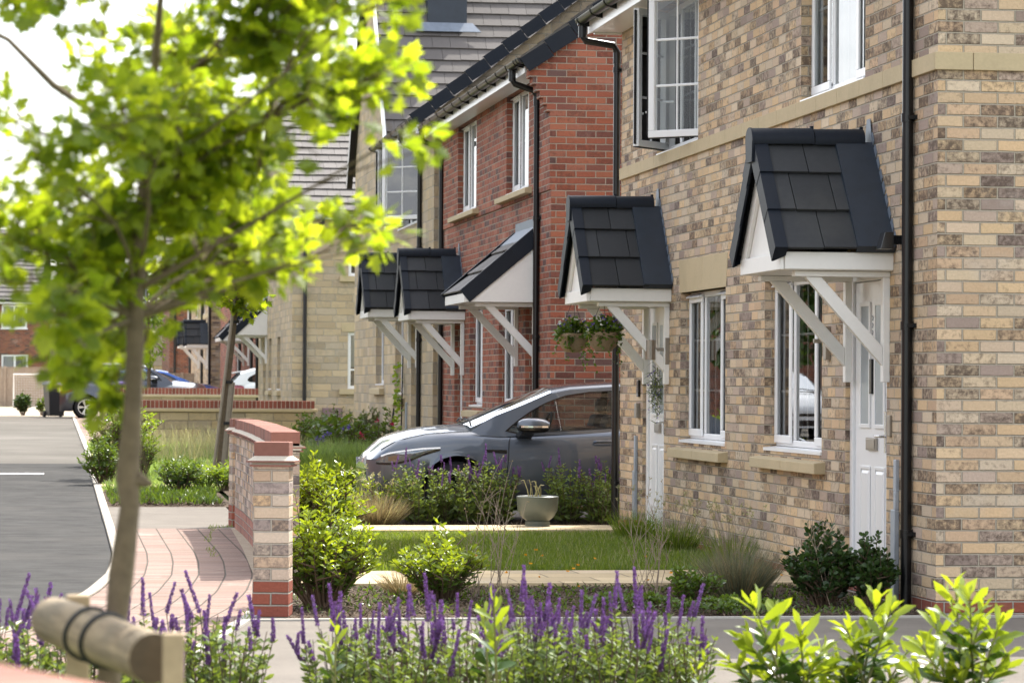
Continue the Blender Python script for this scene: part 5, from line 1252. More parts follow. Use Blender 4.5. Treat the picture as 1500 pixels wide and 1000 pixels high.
# ------------------------------------------------------------------ planting
def stems_mesh(name, mat, parent, paths, r0=.006, r1=.002, n=5):
    m = MB()
    for p in paths: m.tube(p, [lerp(r0, r1, i / (len(p) - 1)) for i in range(len(p))], n, cap=False)
    return m.build(name, mat, parent, smooth=True)
def curve(a, b, bend=.1, n=6):
    a, b = np.array(a, float), np.array(b, float); k = RNG.normal(0, bend, 3) * np.linalg.norm(b - a); k[2] = abs(k[2]) * .6
    return [tuple(a + (b - a) * t + k * math.sin(PI * t)) for t in np.linspace(0, 1, n)]
def shrub(name, label, x, y, w, h, nst, leafm, size, T=T_LAUREL, per=14, z0=None, group=None, old=None, up_=.75, stemm='twig', young=.55, flat=.6, cat='shrub', topspike=0, depth=None, base=.12):
    z0 = gz(y) if z0 is None else z0
    r = thing(name, label, cat, (x, y, z0), group); paths = []; P = []; D = []; S = []; Q = []
    dp = depth or w
    for k in range(nst):
        a = RNG.uniform(0, 2 * PI); q = math.sqrt(RNG.uniform(0, 1)); bx, by = x + base * w * q * math.cos(a), y + base * dp * q * math.sin(a)
        hh = h * (1 - .42 * q * q) * RNG.uniform(.78, 1.0)
        if k < topspike: hh = h * RNG.uniform(1.0, 1.15); q *= .5
        tip = (x + w / 2 * q * math.cos(a), y + dp / 2 * q * math.sin(a), z0 + hh); pth = curve((bx, by, z0), tip, .07); paths.append(pth)
        A = np.array(pth)
        for j in range(per):
            t = 1 - (1 - .14) * (j / per) ** 1.15 * RNG.uniform(.9, 1); i = min(int(t * 5), 4); f = t * 5 - i; p = A[i] * (1 - f) + A[i + 1] * f; d = A[i + 1] - A[i]; d /= np.linalg.norm(d)
            az = j * 2.4 + k; o = np.array([math.cos(az), math.sin(az), 0.]); dd = o * RNG.uniform(.6, 1.1) + d * RNG.uniform(.35, .9) * (1.5 if t > .93 else .8)
            P.append(p); D.append(dd); S.append(size * RNG.uniform(.65, 1.1) * (.8 if t > .95 else 1)); Q.append(t)
        # short side twigs
        for s_ in range(2):
            t = RNG.uniform(.35, .85); i = int(t * 5); p = A[i]; e = p + np.array([math.cos(a + RNG.normal(0, 1)), math.sin(a + RNG.normal(0, 1)), RNG.uniform(.3, 1)]) * h * .18
            paths.append([tuple(p), tuple((p + e) / 2), tuple(e)])
            for j in range(max(4, per // 3)):
                az = j * 2.4; f = 1 - j / per; P.append(p + (e - p) * f); D.append(np.array([math.cos(az), math.sin(az), .6])); S.append(size * RNG.uniform(.6, 1)); Q.append(t + .1)
    Q = np.array(Q); P = np.array(P); D = np.array(D); S = np.array(S)
    rn = np.clip(Q * young + RNG.uniform(0, .45, len(Q)), 0, 1)
    stems_mesh('stems', stemm, r, paths, .004 + .006 * h, .0015)
    if old:
        m_ = Q < .55; leaves('old_leaves', old, r, P[m_], D[m_], S[m_], T, up=up_, rnd=rn[m_], flat=flat); leaves('foliage', leafm, r, P[~m_], D[~m_], S[~m_], T, up=up_, rnd=rn[~m_], flat=flat)
    else: leaves('foliage', leafm, r, P, D, S, T, up=up_, rnd=rn, flat=flat)
    return r
def tuft(name, label, x, y, rad, h, n, mat, z0=None, wid=.006, lean=.6, cat='grass tuft', group=None, seeds=None, mat2=None, frac=.4, T=T_STRAND):
    z0 = gz(y) if z0 is None else z0; r = thing(name, label, cat, (x, y, z0), group)
    def one(nm, k, mt):
        a = RNG.uniform(0, 2 * PI, k); q = np.sqrt(RNG.uniform(0, 1, k)); P = np.stack([x + rad * .35 * q * np.cos(a), y + rad * .35 * q * np.sin(a), np.full(k, z0)], 1)
        D = np.stack([np.cos(a) * q * lean, np.sin(a) * q * lean, np.ones(k)], 1) + RNG.normal(0, .12, (k, 3)); leaves(nm, mt, r, P, D, h * RNG.uniform(.55, 1.08, k), T, wid, up=.2, flat=.4)
    one('blades', n, mat)
    if mat2: one('dry_blades', int(n * frac), mat2)
    if seeds:
        k = seeds; a = RNG.uniform(0, 2 * PI, k); q = RNG.uniform(.2, 1, k); P = []
        paths = []
        for i in range(k):
            tip = (x + rad * q[i] * math.cos(a[i]), y + rad * q[i] * math.sin(a[i]), z0 + h * RNG.uniform(1.0, 1.5)); p = curve((x, y, z0), tip, .06, 5); paths.append(p)
            for t in np.linspace(0, 1, 12): P.append(np.array(p[-1]) * (1 - .25 * t) + np.array(p[-2]) * .25 * t + RNG.normal(0, .004, 3))
        stems_mesh('seed_stalks', 'dry_stem', r, paths, .0018, .001, 3); leaves('seed_heads', 'straw', r, P, rdir(len(P), -.2, 1), .02, T_SMALL)
    return r

# --- salvia: a spike mesh shared by every flower stem
def spike_mesh(i, L_, dens=1.):
    P = []; D = []; S = []; n = int(17 * L_ / .16)
    for k in range(n):
        t = k / n; rr = .0045 * (1 - .62 * t ** 1.6)
        for j in range(8):
            a = j * .785 + k * .4; P.append((rr * math.cos(a) * .85, rr * math.sin(a) * .85, t * L_ + RNG.normal(0, .001))); D.append((math.cos(a), math.sin(a), .8 + t)); S.append(.0108 * (1 - .45 * t) * RNG.uniform(.6, 1.2))
    for k in range(n):
        for j in range(3): a = j * 2.1 + k; P.append((.003 * math.cos(a), .003 * math.sin(a), k / n * L_)); D.append((math.cos(a) * .25, math.sin(a) * .25, 1)); S.append(.014)
    o = leaves('flower_spike', 'salvia_flower', None, P, D, S, T_ROUND, flat=.7); me = o.data; bpy.data.objects.remove(o); return me
SPK = [spike_mesh(i, l) for i, l in enumerate((.08, .11, .14, .18, .05))]
def salvia_proto(nst, w, h, nsp, seed):
    r = thing('salvia', 'purple salvia', 'salvia', (0, 0, 0)); paths = []; P = []; D = []; S = []; tips = []
    for k in range(nst):
        a = RNG.uniform(0, 2 * PI); q = math.sqrt(RNG.uniform(0, 1)); hh = h * RNG.uniform(.62, .92) * (1 - .15 * q)
        tip = (w / 2 * q * math.cos(a), w / 2 * q * math.sin(a), hh); p = curve((tip[0] * .35, tip[1] * .35, 0), tip, .03); paths.append(p); tips.append(tip); A = np.array(p)
        for j in range(14):
            t = RNG.uniform(.10, .97); i = min(int(t * 5), 4); f = t * 5 - i; pt = A[i] * (1 - f) + A[i + 1] * f; az = RNG.uniform(0, 2 * PI); sz = lerp(.070, .032, t) * RNG.uniform(.8, 1.2)
            for s_ in (0, PI): P.append(pt); D.append((math.cos(az + s_), math.sin(az + s_), .55)); S.append(sz)
    stems_mesh('stems', 'twig' if seed % 2 else 'dark_stem', r, paths, .0035, .002, 4); leaves('foliage', 'salvia_leaf', r, P, D, S, T_ROUND, np.array(S) * .55, up=.6, flat=.7)
    for k in range(nsp):
        o = bpy.data.objects.new('flower_spike', SPK[int(RNG.integers(0, 5))]); COL.objects.link(o); o.parent = r; t = tips[int(RNG.integers(0, nst))]; o.location = (t[0], t[1], t[2] - .01)
        o.rotation_euler = (RNG.normal(0, .19), RNG.normal(0, .19), RNG.uniform(0, 6)); s = RNG.uniform(.7, 1.2); o.scale = (s, s, s)
    return r
leafmat('dark_stem', (.05, .04, .03), (.10, .075, .05), 0., .6)
PROT = [salvia_proto(34, .40, .64, 14, 1), salvia_proto(36, .42, .66, 18, 2), salvia_proto(32, .38, .62, 11, 3), salvia_proto(34, .42, .66, 9, 4), salvia_proto(32, .42, .64, 11, 5)]
used = set()
def salvia(i, x, y, s, label, group, rot=0., sz=None):
    p = PROT[i]
    o = p if i not in used else copy_tree(p)
    used.add(i); o.location = (x, y, gz(y)); o.rotation_euler.z = rot; o.scale = (s, s, sz or s); o['label'] = label; o['group'] = group; return o
ORD = ['first', 'second', 'third', 'fourth', 'fifth', 'sixth', 'seventh', 'eighth', 'ninth', 'tenth', 'eleventh', 'twelfth', 'thirteenth', 'fourteenth', 'fifteenth']
at = lambda u, y: (u - 68) / 4600 * y
for k, (u, y) in enumerate(((-20, 12.3), (60, 11.7), (130, 12.4), (205, 11.9), (280, 12.3), (332, 12.0))):
    salvia(k % 3, at(u, y), y, .98 + .05 * (k < 3), 'purple-spiked salvia clump near the log rail, %s from the left' % ORD[k], 'salvias left of the tarmac gap', k * 1.3)
CU = [(508, 12.1), (545, 12.5), (595, 11.9), (650, 12.3), (700, 11.7), (765, 12.4), (800, 11.9), (860, 12.5), (905, 12.0), (965, 12.3), (1010, 12.0)]
for k, (u, y) in enumerate(CU):
    salvia((k + 1) % 3, at(u, y), y, [.93, .95, .94, .97, .98, 1.0, .98, 1.0, 1.0, 1.0, .93][k], 'purple-spiked salvia clump in the foreground middle row, %s from the left' % ORD[k], 'salvias in the foreground middle', k * 2.1)
for k, (u, y) in enumerate(((612, 31.0), (655, 31.25), (695, 31.0), (735, 31.2), (835, 31.1), (880, 31.0), (905, 31.25))):
    salvia(3 + k % 2, at(u, y), y, 1.25, 'salvia clump with purple spikes in front of the grey car, %s from the left' % ORD[k], 'salvias beside the drive', k * 1.7, sz=1.2 if k != 2 else 1.26)
m = MB(); m.grid([[(x, y, .004) for x in (-1.6, 8)] for y in (7, 13.15)]); tag(m.build('planting_bed', 'mulch'), kind='structure')

# --- cherry laurels bottom right: stems named by their tips
def laurel(label, y, tips, base, size=.125, group=None, n=17):
    r = thing('laurel_shrub', label, 'shrub', (at(base, y), y, 0)); paths = []; P = []; D = []; S = []; Q = []
    for k, (u, v) in enumerate(tips):
        yy = y + RNG.uniform(-.18, .18); z = 1.43 - (v - 566) / 4600 * yy; tip = np.array([at(u, yy), yy, z]); b = np.array([at(base, y) + RNG.normal(0, .03), y + RNG.normal(0, .03), .0])
        mid = b + (tip - b) * .45 + np.array([(b[0] - tip[0]) * .25, 0, .06]); A = np.array([b + (mid - b) * t for t in (0, .5, 1)] + [mid + (tip - mid) * t for t in (.25, .5, .75, 1)]); paths.append([tuple(q) for q in A])
        for j in range(n):
            t = 1 - (j / n) ** 1.1 * .62; f = t * 6; i = min(int(f), 5); f -= i; p = A[i] * (1 - f) + A[i + 1] * f; d = A[i + 1] - A[i]; d /= np.linalg.norm(d); az = j * 2.4 + k
            o = np.array([math.cos(az), math.sin(az), 0.]); e = 1.9 if j < 4 else (1.1 if j < 10 else .5); P.append(p); D.append(o * RNG.uniform(.7, 1.3) + d * e * .8 + np.array([RNG.normal(0, .25), 0, RNG.normal(0, .15)])); S.append(size * (.5 + .5 * min(1, j / 4)) * RNG.uniform(.8, 1.15)); Q.append(j / n)
    Q = np.array(Q); P = np.array(P); D = np.array(D); S = np.array(S)
    stems_mesh('stems', 'young_stem', r, paths, .006, .003, 6); a = Q < .6
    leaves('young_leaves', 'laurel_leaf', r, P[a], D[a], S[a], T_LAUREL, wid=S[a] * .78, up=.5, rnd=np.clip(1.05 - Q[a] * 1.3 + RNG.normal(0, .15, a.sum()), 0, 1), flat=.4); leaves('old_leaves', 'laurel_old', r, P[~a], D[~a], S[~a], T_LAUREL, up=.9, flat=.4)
leafmat('young_stem', (.12, .13, .03), (.20, .20, .06), 0., .5)
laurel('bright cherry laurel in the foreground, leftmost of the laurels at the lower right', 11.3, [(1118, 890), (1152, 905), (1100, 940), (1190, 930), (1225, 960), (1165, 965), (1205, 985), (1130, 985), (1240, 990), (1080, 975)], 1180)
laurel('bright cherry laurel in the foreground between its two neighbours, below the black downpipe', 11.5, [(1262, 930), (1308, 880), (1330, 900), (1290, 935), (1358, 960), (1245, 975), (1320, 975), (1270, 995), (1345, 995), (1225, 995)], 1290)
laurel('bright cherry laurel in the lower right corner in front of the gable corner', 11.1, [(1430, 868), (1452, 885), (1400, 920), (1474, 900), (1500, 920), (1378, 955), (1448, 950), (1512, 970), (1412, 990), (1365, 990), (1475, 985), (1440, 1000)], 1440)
laurel('small lime-green laurel shoot rising among the foreground salvias', 11.2, [(725, 880), (712, 905), (738, 915)], 722, .10, n=12)
laurel('short pale laurel sprig low among the salvias left of the shoot', 11.4, [(492, 915), (480, 945)], 488, .08, n=8)
laurel('short pale laurel sprig at the right end of the salvias', 11.2, [(1043, 960), (1030, 975)], 1035, .07, n=8)

# --- garden shrubs and tufts
shrub('laurel_shrub', 'rounded bright green shrub at the foot of the nearest brick pier', at(472, 20.0), 20.0, .84, .66, 80, 'laurel_leaf', .062, per=26, old='mid_leaf', topspike=4)
shrub('laurel_shrub', 'bright green shrub with one tall shoot at the near edge of the lawn', at(648, 20.6), 20.6, .66, .45, 54, 'laurel_leaf', .06, per=22, old='mid_leaf')
shrub('laurel_shrub', 'thin leafy shoot standing above the bright shrub by the lawn', at(648, 20.7), 20.7, .10, .74, 3, 'laurel_leaf', .07, per=16, base=.1)
shrub('laurel_shrub', 'bright green shrub behind the curved garden wall, left of the lawn', at(466, 25.0), 25.0, .66, .92, 56, 'laurel_leaf', .075, per=24, old='mid_leaf')
shrub('laurel_shrub', 'yellow-green spreading shrub in front of the car bumper', at(552, 31.6), 31.6, .72, .52, 34, 'laurel_leaf', .075, per=16, old='mid_leaf')
tuft('grass_tuft', 'tawny rounded ornamental grass tuft in front of the car', at(548, 30.9), 30.9, .42, .42, 900, 'dry_grass', wid=.007, lean=1.2, mat2='straw', seeds=26)
tuft('grass_tuft', 'small tawny grass tuft at the near lawn edge beside the bright shrub', at(590, 21.2), 21.2, .22, .2, 420, 'dry_grass', wid=.005, lean=1.3)
shrub('pittosporum_shrub', 'dark green bushy shrub in front of the near white door', at(1225, 19.95), 19.95, .54, .47, 60, 'dark_leaf', .05, T_ROUND, per=24, old='dark_leaf', topspike=8)
shrub('pittosporum_shrub', 'dark green bushy shrub at the foot of the near black downpipe', at(1300, 19.75), 19.75, .36, .42, 40, 'dark_leaf', .05, T_ROUND, per=24, old='dark_leaf', topspike=5)
tuft('grass_tuft', 'grey-green wispy grass tuft against the buff house wall', at(1095, 20.6), 20.6, .36, .42, 1100, 'blue_grass', wid=.004, lean=.9, mat2='dry_grass', seeds=8)
shrub('ground_cover_plant', 'low mid-green mound at the right end of the near bed', at(1020, 20.0), 20.0, .5, .26, 40, 'mid_leaf', .04, T_ROUND, per=16)
shrub('ground_cover_plant', 'flat green creeping plant below the grey-green grass tuft', at(1085, 19.3), 19.3, .7, .12, 50, 'mid_leaf', .035, T_ROUND, per=12, depth=.5, base=.6)
shrub('ground_cover_plant', 'flat green creeping plant beside the tarmac, left of the mound', at(930, 19.7), 19.7, .6, .12, 36, 'mid_leaf', .035, T_ROUND, per=10, depth=.5, base=.6)
tuft('meadow_grass', 'tall green grass at the wall foot beside the terracotta pot', 5.35, 28.3, .42, .34, 500, 'grass_blade', wid=.006, lean=.6, seeds=14)
tuft('meadow_grass', 'tall grass with pale seed heads along the brick plinth', 5.30, 26.2, .40, .34, 420, 'grass_blade', wid=.006, lean=.6, seeds=30)
tuft('meadow_grass', 'pale flowering grass against the buff wall under the near window', 5.35, 24.3, .40, .36, 260, 'grass_blade', wid=.005, lean=.6, seeds=40)
def dry(label, u0, u1, v0, y, n):
    r = thing('dry_perennial', label, 'dead stems', (at((u0 + u1) / 2, y), y, 0)); paths = []; P = []
    for k in range(n):
        bx = at(lerp(u0, u1, RNG.uniform(.3, .7)), y); z = RNG.uniform(.45, 1.) * (1.43 - (v0 - 563) / 4600 * y); tip = (at(RNG.uniform(u0, u1), y), y + RNG.uniform(-.15, .15), z); p = curve((bx, y + RNG.uniform(-.1, .1), 0), tip, .05); paths.append(p)
        for t in range(9): P.append(np.array(p[-1 - t % 4]) + RNG.normal(0, .006, 3))
        for s in range(2): q = np.array(p[3]); paths.append([tuple(q), tuple(q + np.array([RNG.normal(0, .05), RNG.normal(0, .03), .10]))])
    stems_mesh('stems', 'dry_stem', r, paths, .003, .0014, 4); leaves('seed_heads', 'dry_grass', r, P, rdir(len(P)), .014, T_ROUND)
dry('thin brown dead flower stems in front of the lawn, below the bowl planter', 650, 780, 668, 20.9, 16)
dry('thin brown dead flower stems in front of the lawn, below the terracotta pot', 890, 1010, 700, 20.8, 14)
dry('thin brown stems in front of the near white door', 1195, 1260, 690, 19.9, 5)

# --- border between car and stone house, roadside shrubs
tuft('feather_grass', 'feathery fresh-green tuft at the car nose, nearer of two', at(498, 36.5), 36.5, .62, .62, 1500, 'grass_blade', wid=.010, lean=.75, z0=.05)
tuft('feather_grass', 'fresh-green tuft behind the curved wall, left of the car nose', at(455, 37.2), 37.2, .5, .5, 1000, 'grass_blade', wid=.010, lean=.75, z0=.05)
for k, (u, y) in enumerate(((462, 43.5), (500, 44.2), (538, 43.6), (572, 44.4))):
    tuft('lavender', 'pale green spiky lavender clump beyond the car bonnet, %s from the left' % ORD[k], at(u, y), y, .45, .58, 900, 'light_tuft', wid=.011, lean=.7, z0=.12, cat='lavender', group='lavenders beyond the car')
for k, (u, y, w, h) in enumerate(((448, 50.5, .7, .75), (490, 52.5, .8, .85), (520, 50.5, .8, .7), (550, 52, .8, .9), (580, 50.2, .8, .85), (604, 49.5, .7, .85))):
    shrub('border_shrub', 'grey-green flowering shrub along the stone house, %s from the left' % ORD[k], at(u, y), y, w, h, 34, 'grey_leaf' if k % 2 else 'mid_leaf', .06, T_ROUND, per=18, group='border shrubs at the stone house', z0=.25)
def blooms(name, label, mat, pts, y, size, n=8, r_=.05, cat='flower'):
    o = thing(name, label, cat, (at(pts[0][0], y), y, .5)); 
    for u, v in pts:
        c = np.array([at(u, y), y, 1.43 - (v - 562) / 4600 * y]); leaves('bloom', mat, o, c + rdir(n) * r_ * RNG.uniform(.2, 1, (n, 1)), rdir(n, -.2, 1), size, T_ROUND)
    stems_mesh('stems', 'twig', o, [[(at(u, y) + .02, y + .05, .2), (at(u, y), y, 1.43 - (v - 562) / 4600 * y)] for u, v in pts], .006, .003)
blooms('rose', 'crimson rose blooms above the border by the stone house', 'rose_petal', [(552, 617), (573, 622), (526, 638), (529, 642)], 48.5, .045, 10, .04)
blooms('violet_flower', 'violet blue flower heads low in the border left of the roses', 'violet_petal', [(462, 644), (468, 643), (470, 648), (464, 651), (500, 629), (508, 627), (478, 637)], 48.0, .04, 12, .045)
def bigplant(label, u, y, h):
    shrub('broadleaf_plant', label, at(u, y), y, .5, h, 4, 'mid_leaf', .24, per=13, z0=.2, base=.2)
bigplant('tall broad-leaved plant in the border in front of the maroon meter box', 474, 49.0, .95); bigplant('shorter broad-leaved plant at the end of the low stone wall', 456, 49.5, .62)
cl = thing('climbing_plant', 'young green climber on a dark support beside the stone house door', 'climber', (5.38, 48.3, .3))
stems_mesh('support', 'rubber', cl, [[(5.30, 48.9, .3), (5.36, 48.7, 1.05)], [(5.30, 48.4, .3), (5.36, 48.65, 1.05)], [(5.42, 48.2, .3), (5.44, 48.15, 1.9)]], .012, .010)
A = np.stack([np.full(150, 5.36), 48.2 + RNG.normal(0, .14, 150), RNG.uniform(.35, 1.75, 150)], 1); leaves('foliage', 'bright_leaf', cl, A, rdir(150, -.5, .8), .075, T_ROUND)
shrub('photinia_shrub', 'tall bright shrub with cream flower candles at the road edge', at(178, 46), 46, 1.05, 1.05, 60, 'bright_leaf', .085, T_LAUREL, per=22, old='mid_leaf', topspike=10)
blooms('flower_candles', 'cream flower candles on top of the roadside shrub', 'cream_petal', [(168, 616), (172, 612), (160, 624), (149, 628), (157, 630), (143, 640), (178, 620), (147, 622)], 45.7, .035, 22, .05)
shrub('photinia_shrub', 'low green shrub at the road edge in front of the tall flowering one', at(152, 40.5), 40.5, .62, .62, 34, 'mid_leaf', .085, T_LAUREL, per=16)
shrub('photinia_shrub', 'green shrub right of the foreground trunk, by the lawn', at(205, 42), 42, .5, .75, 26, 'bright_leaf', .075, T_LAUREL, per=14, old='mid_leaf')
shrub('photinia_shrub', 'green shrub with upright leaves in the bed left of the young staked tree', at(262, 38.5), 38.5, .62, .50, 30, 'mid_leaf', .085, T_LAUREL, per=15, old='dark_leaf')
shrub('photinia_shrub', 'low green shrub at the foot of the young staked tree', at(300, 39.2), 39.2, .55, .36, 26, 'bright_leaf', .08, T_LAUREL, per=13, old='mid_leaf')
shrub('photinia_shrub', 'small shrub against the far pier of the curved wall', at(326, 38.8), 38.8, .4, .42, 20, 'bright_leaf', .08, T_LAUREL, per=13, old='mid_leaf')
shrub('small_shrub', 'small dark bush in front of the football goal', at(36, 99), 99, .55, .75, 30, 'dark_leaf', .12, T_ROUND, per=14)
shrub('small_shrub', 'thin weed growing against the left side of the purple-lidded bin', at(62, 99), 99, .3, .6, 12, 'mid_leaf', .10, T_ROUND, per=10)

# --- lawns, mulch, weeds
def scatter(name, mat, n, xf, y0, y1, zf, S, wid, up=1, jit=.35, T=T_BLADE, flatD=False, rnd=None):
    y = RNG.uniform(y0, y1, n); x = np.array([RNG.uniform(*xf(q)) for q in y]); P = np.stack([x, y, np.array([zf(q) for q in y])], 1)
    D = RNG.normal(0, jit, (n, 3)); D[:, 2] = np.abs(D[:, 2]) * .3 if flatD else 1
    o = leaves(name, mat, None, P, D, RNG.uniform(*S, n), T, wid, up=.3 if not flatD else 1.5, rnd=rnd); o['kind'] = 'stuff'; return o
scatter('lawn_grass', 'grass_blade', 52000, lambda y: (PR(y) + .3, 5.5), 23.5, 29.28, lambda y: .012, (.03, .075), .006)
scatter('lawn_grass', 'straw', 2600, lambda y: (PR(y) + .3, 5.5), 23.5, 29.28, lambda y: .012, (.05, .11), .004)
scatter('verge_grass', 'light_tuft', 22000, lambda y: (.72, 4.2), 38.8, 56, lambda y: gz(y), (.05, .14), .014)
scatter('verge_grass', 'straw', 2300, lambda y: (.9, 4.4), 46, 56.4, lambda y: gz(y), (.2, .48), .009, jit=.25)
scatter('mulch', 'mulch_chip', 9000, lambda y: (1.5, 5.5), 18.95, 21.9, lambda y: .012, (.02, .055), .022, T=T_SMALL, flatD=True)
scatter('mulch', 'mulch_chip', 5000, lambda y: (2.05, 5.4), 30.4, 31.7, lambda y: .02, (.02, .055), .022, T=T_SMALL, flatD=True)
scatter('mulch', 'mulch_chip', 5000, lambda y: (.74, 2.0), 35.35, 38.8, lambda y: gz(y) + .012, (.03, .08), .03, T=T_SMALL, flatD=True)
scatter('bed_weeds', 'mid_leaf', 1400, lambda y: (.74, 2.0), 35.6, 38.8, lambda y: gz(y) + .01, (.04, .12), .02)
scatter('bed_weeds', 'mid_leaf', 1800, lambda y: (1.6, 5.4), 19.1, 21.8, lambda y: .01, (.02, .06), .014, jit=.8)
for (x0, y0, x1, y1, n) in ((1.62, 30.6, 1.42, 28.0, 40), (1.40, 27.0, 1.36, 25.6, 26), (1.85, 31.1, 1.55, 30.7, 50), (1.28, 19.5, 1.20, 18.8, 50)):
    t = RNG.uniform(0, 1, n); P = np.stack([lerp(x0, x1, t) + RNG.normal(0, .02, n), lerp(y0, y1, t), np.full(n, .01)], 1); D = RNG.normal(0, .6, (n, 3)); D[:, 2] = 1; o = leaves('paving_weeds', 'grass_blade', None, P, D, RNG.uniform(.015, .06, n), T_BLADE, .005); o['kind'] = 'stuff'
P = np.stack([RNG.uniform(3.2, 5.3, 22), RNG.uniform(20.6, 24.8, 22), RNG.uniform(.05, .14, 22)], 1); o = leaves('yellow_flowers', 'orange_petal', None, np.repeat(P, 6, 0), rdir(132, .1, 1), .017, T_ROUND); o['kind'] = 'stuff'

# ------------------------------------------------------------------ trees
def tree(name, label, trunk, rad, blobs, nclus, per, leafm, size, T, barkm='bark', cr=.11, group=None, wig=.25, leafw=None, up=.9, extra=(), forks=None):
    r = thing(name, label, 'tree', trunk[0], group); m = MB(); m.tube(trunk, rad, 14)
    TP = np.array(trunk); paths = []; P = []; D = []; S = []; Q = []
    vol = np.array([b[3] ** 2 * (b[4] if len(b) > 4 else 1) for b in blobs]); vol = vol / vol.sum()
    for bx, by, bz, br, *dn in blobs:
        c = np.array([bx, by, bz]); zt = bz - .35 * math.hypot(bx - np.interp(bz, TP[:, 2], TP[:, 0]), by - TP[0][1]) - .1
        zt = np.clip(zt, forks[0] if forks else TP[0, 2], TP[-1, 2] - .02); s = np.array([np.interp(zt, TP[:, 2], TP[:, 0]), np.interp(zt, TP[:, 2], TP[:, 1]), zt])
        rr = np.interp(zt, TP[:, 2], rad); p = curve(s, c, .10, 7); paths.append(np.array(p))
        if len(paths) % 5 not in (1, 3): m.tube(p, [lerp(rr * .27, rr * .07, i / 6) for i in range(7)], 7)
    for p, rr in extra: m.tube(p, rr, 7)
    tw = MB()
    for k in range(nclus):
        b = RNG.choice(len(blobs), p=vol); bx, by, bz, br = blobs[b][:4]; c = np.array([bx, by, bz]) + rdir(1)[0] * br * RNG.uniform(.25, 1.) ** .6
        q = paths[b][RNG.integers(3, 7)]; pth = curve(q, c, .10, 4); tw.tube(pth, [size * .055, size * .045, size * .035, size * .02], 4, cap=False)
        ax = (c - q) / max(np.linalg.norm(c - q), 1e-6)
        for j in range(per):
            t = RNG.uniform(.45, 1.); i = min(int(t * 3), 2); f = t * 3 - i; pt = np.array(pth[i]) * (1 - f) + np.array(pth[i + 1]) * f
            o = rdir(1)[0]; P.append(pt + o * cr * RNG.uniform(.2, 1)); D.append(o + ax * .7 + np.array([0, 0, -.25])); S.append(size * RNG.uniform(.55, 1.12)); Q.append(RNG.uniform())
    tk = m.build('trunk', barkm, r, smooth=True); tw.build('branches', 'twig', tk)
    leaves('crown', leafm, r, P, D, S, T, up=up, flat=.55, rnd=Q)
    return r
TY = 6.5
def tp(u, v, y=TY): return (at(u, y), y, 1.43 + (559.5 + .006 * (u - 68) - v) / 4600 * y)
ft = [(tp(150, 1575)), tp(160, 1000), tp(172, 900), tp(178, 840), tp(190, 740), tp(186, 700), tp(193, 600), tp(196, 500), tp(194, 430), tp(203, 330), tp(212, 220), tp(222, 90), tp(235, -80)]
fr = [.029, .026, .023, .0265, .0205, .025, .019, .0185, .0205, .016, .013, .009, .006]
BL = []
for u, v, r_, dn in ((60, 20, 60, .8), (150, 70, 55, .5), (270, 60, 110, 1.0), (390, 50, 90, 1.2), (470, 100, 75, 1.), (250, 170, 110, .95), (350, 190, 110, 1.0), (440, 185, 70, 1.), (150, 220, 80, 1.),
                     (230, 280, 110, 1.05), (340, 300, 110, 1.05), (412, 320, 72, 1.), (130, 310, 80, 1.), (55, 260, 60, .8), (30, 350, 60, .9), (120, 400, 75, 1.1), (270, 375, 70, 1.1), (380, 375, 62, 1.), (452, 372, 34, .7),
                     (555, 110, 48, 1.3), (580, 50, 40, 1.), (565, 210, 38, 1.1), (575, 325, 48, 1.3), (530, 305, 28, .8), (610, 345, 24, .9), (600, 110, 22, .7), (150, 480, 66, 1.2), (85, 470, 52, .9), (95, 535, 48, .9), (148, 570, 46, 1.1), (148, 622, 26, .8), (20, 420, 50, .5),
                     (225, 590, 20, .18), (225, 710, 16, .14), (210, 470, 45, .5), (300, 440, 36, .5), (415, 405, 38, .5), (-60, 120, 80, .8), (-70, 320, 80, .8), (300, -90, 130, 1.5), (150, -100, 110, 1.2), (450, -60, 110, 1.2), (10, -80, 90, .8), (540, 20, 55, .5)):
    yy = TY + random.uniform(-.55, .5); q = tp(u, v, TY); BL.append((q[0], yy, q[2], r_ / 4600 * TY, dn))
tree('maple_tree', 'young field maple with sunlit yellow-green leaves strapped to the log rail in the foreground', ft, fr, BL, 760, 8, 'maple_leaf', .046, T_MAPLE, cr=.05, forks=(1.56,), extra=[([tp(-40, 40), tp(10, 65), tp(40, 95), tp(75, 130), tp(120, 160), tp(190, 215)], [.006, .006, .007, .008, .008, .010]), ([tp(200, 700), tp(212, 706), tp(222, 708)], [.018, .012, .004])])
# log rail and stakes
ls = thing('tree_stake', 'round log rail on two square posts strapped to the foreground maple', 'tree support', (at(170, 6.3), 6.3, 0))
m = MB(); A_, B_ = Vector((at(80, 6.75), 6.75, .925)), Vector((at(226, 6.02), 6.02, .905)); d = (B_ - A_).normalized(); s_ = d.cross(Vector((0, 0, 1))).normalized(); u_ = s_.cross(d); rows = []
for t, q in ((0, .82), (.008, .97), (.03, 1), (.3, 1.02), (.7, .99), (.985, 1), (1., .97)):
    rows.append([A_.lerp(B_, t) + (s_ * math.cos(a) + u_ * math.sin(a)) * .050 * q for a in np.linspace(0, 2 * PI, 25)[:-1]])
m.grid(rows + [], True, uvs=[[(j / 24 * .31, t * .8) for j in range(24)] for t in (0, .008, .03, .3, .7, .985, 1.)]); m.face(rows[0][::-1]); m.build('log_rail', 'log_wood', ls, smooth=True)
m = MB(); m.face(rows[-1]); m.v = [tuple(Vector(p) + d * .0005) for p in m.v]; m.build('log_end', 'end_grain', ls)
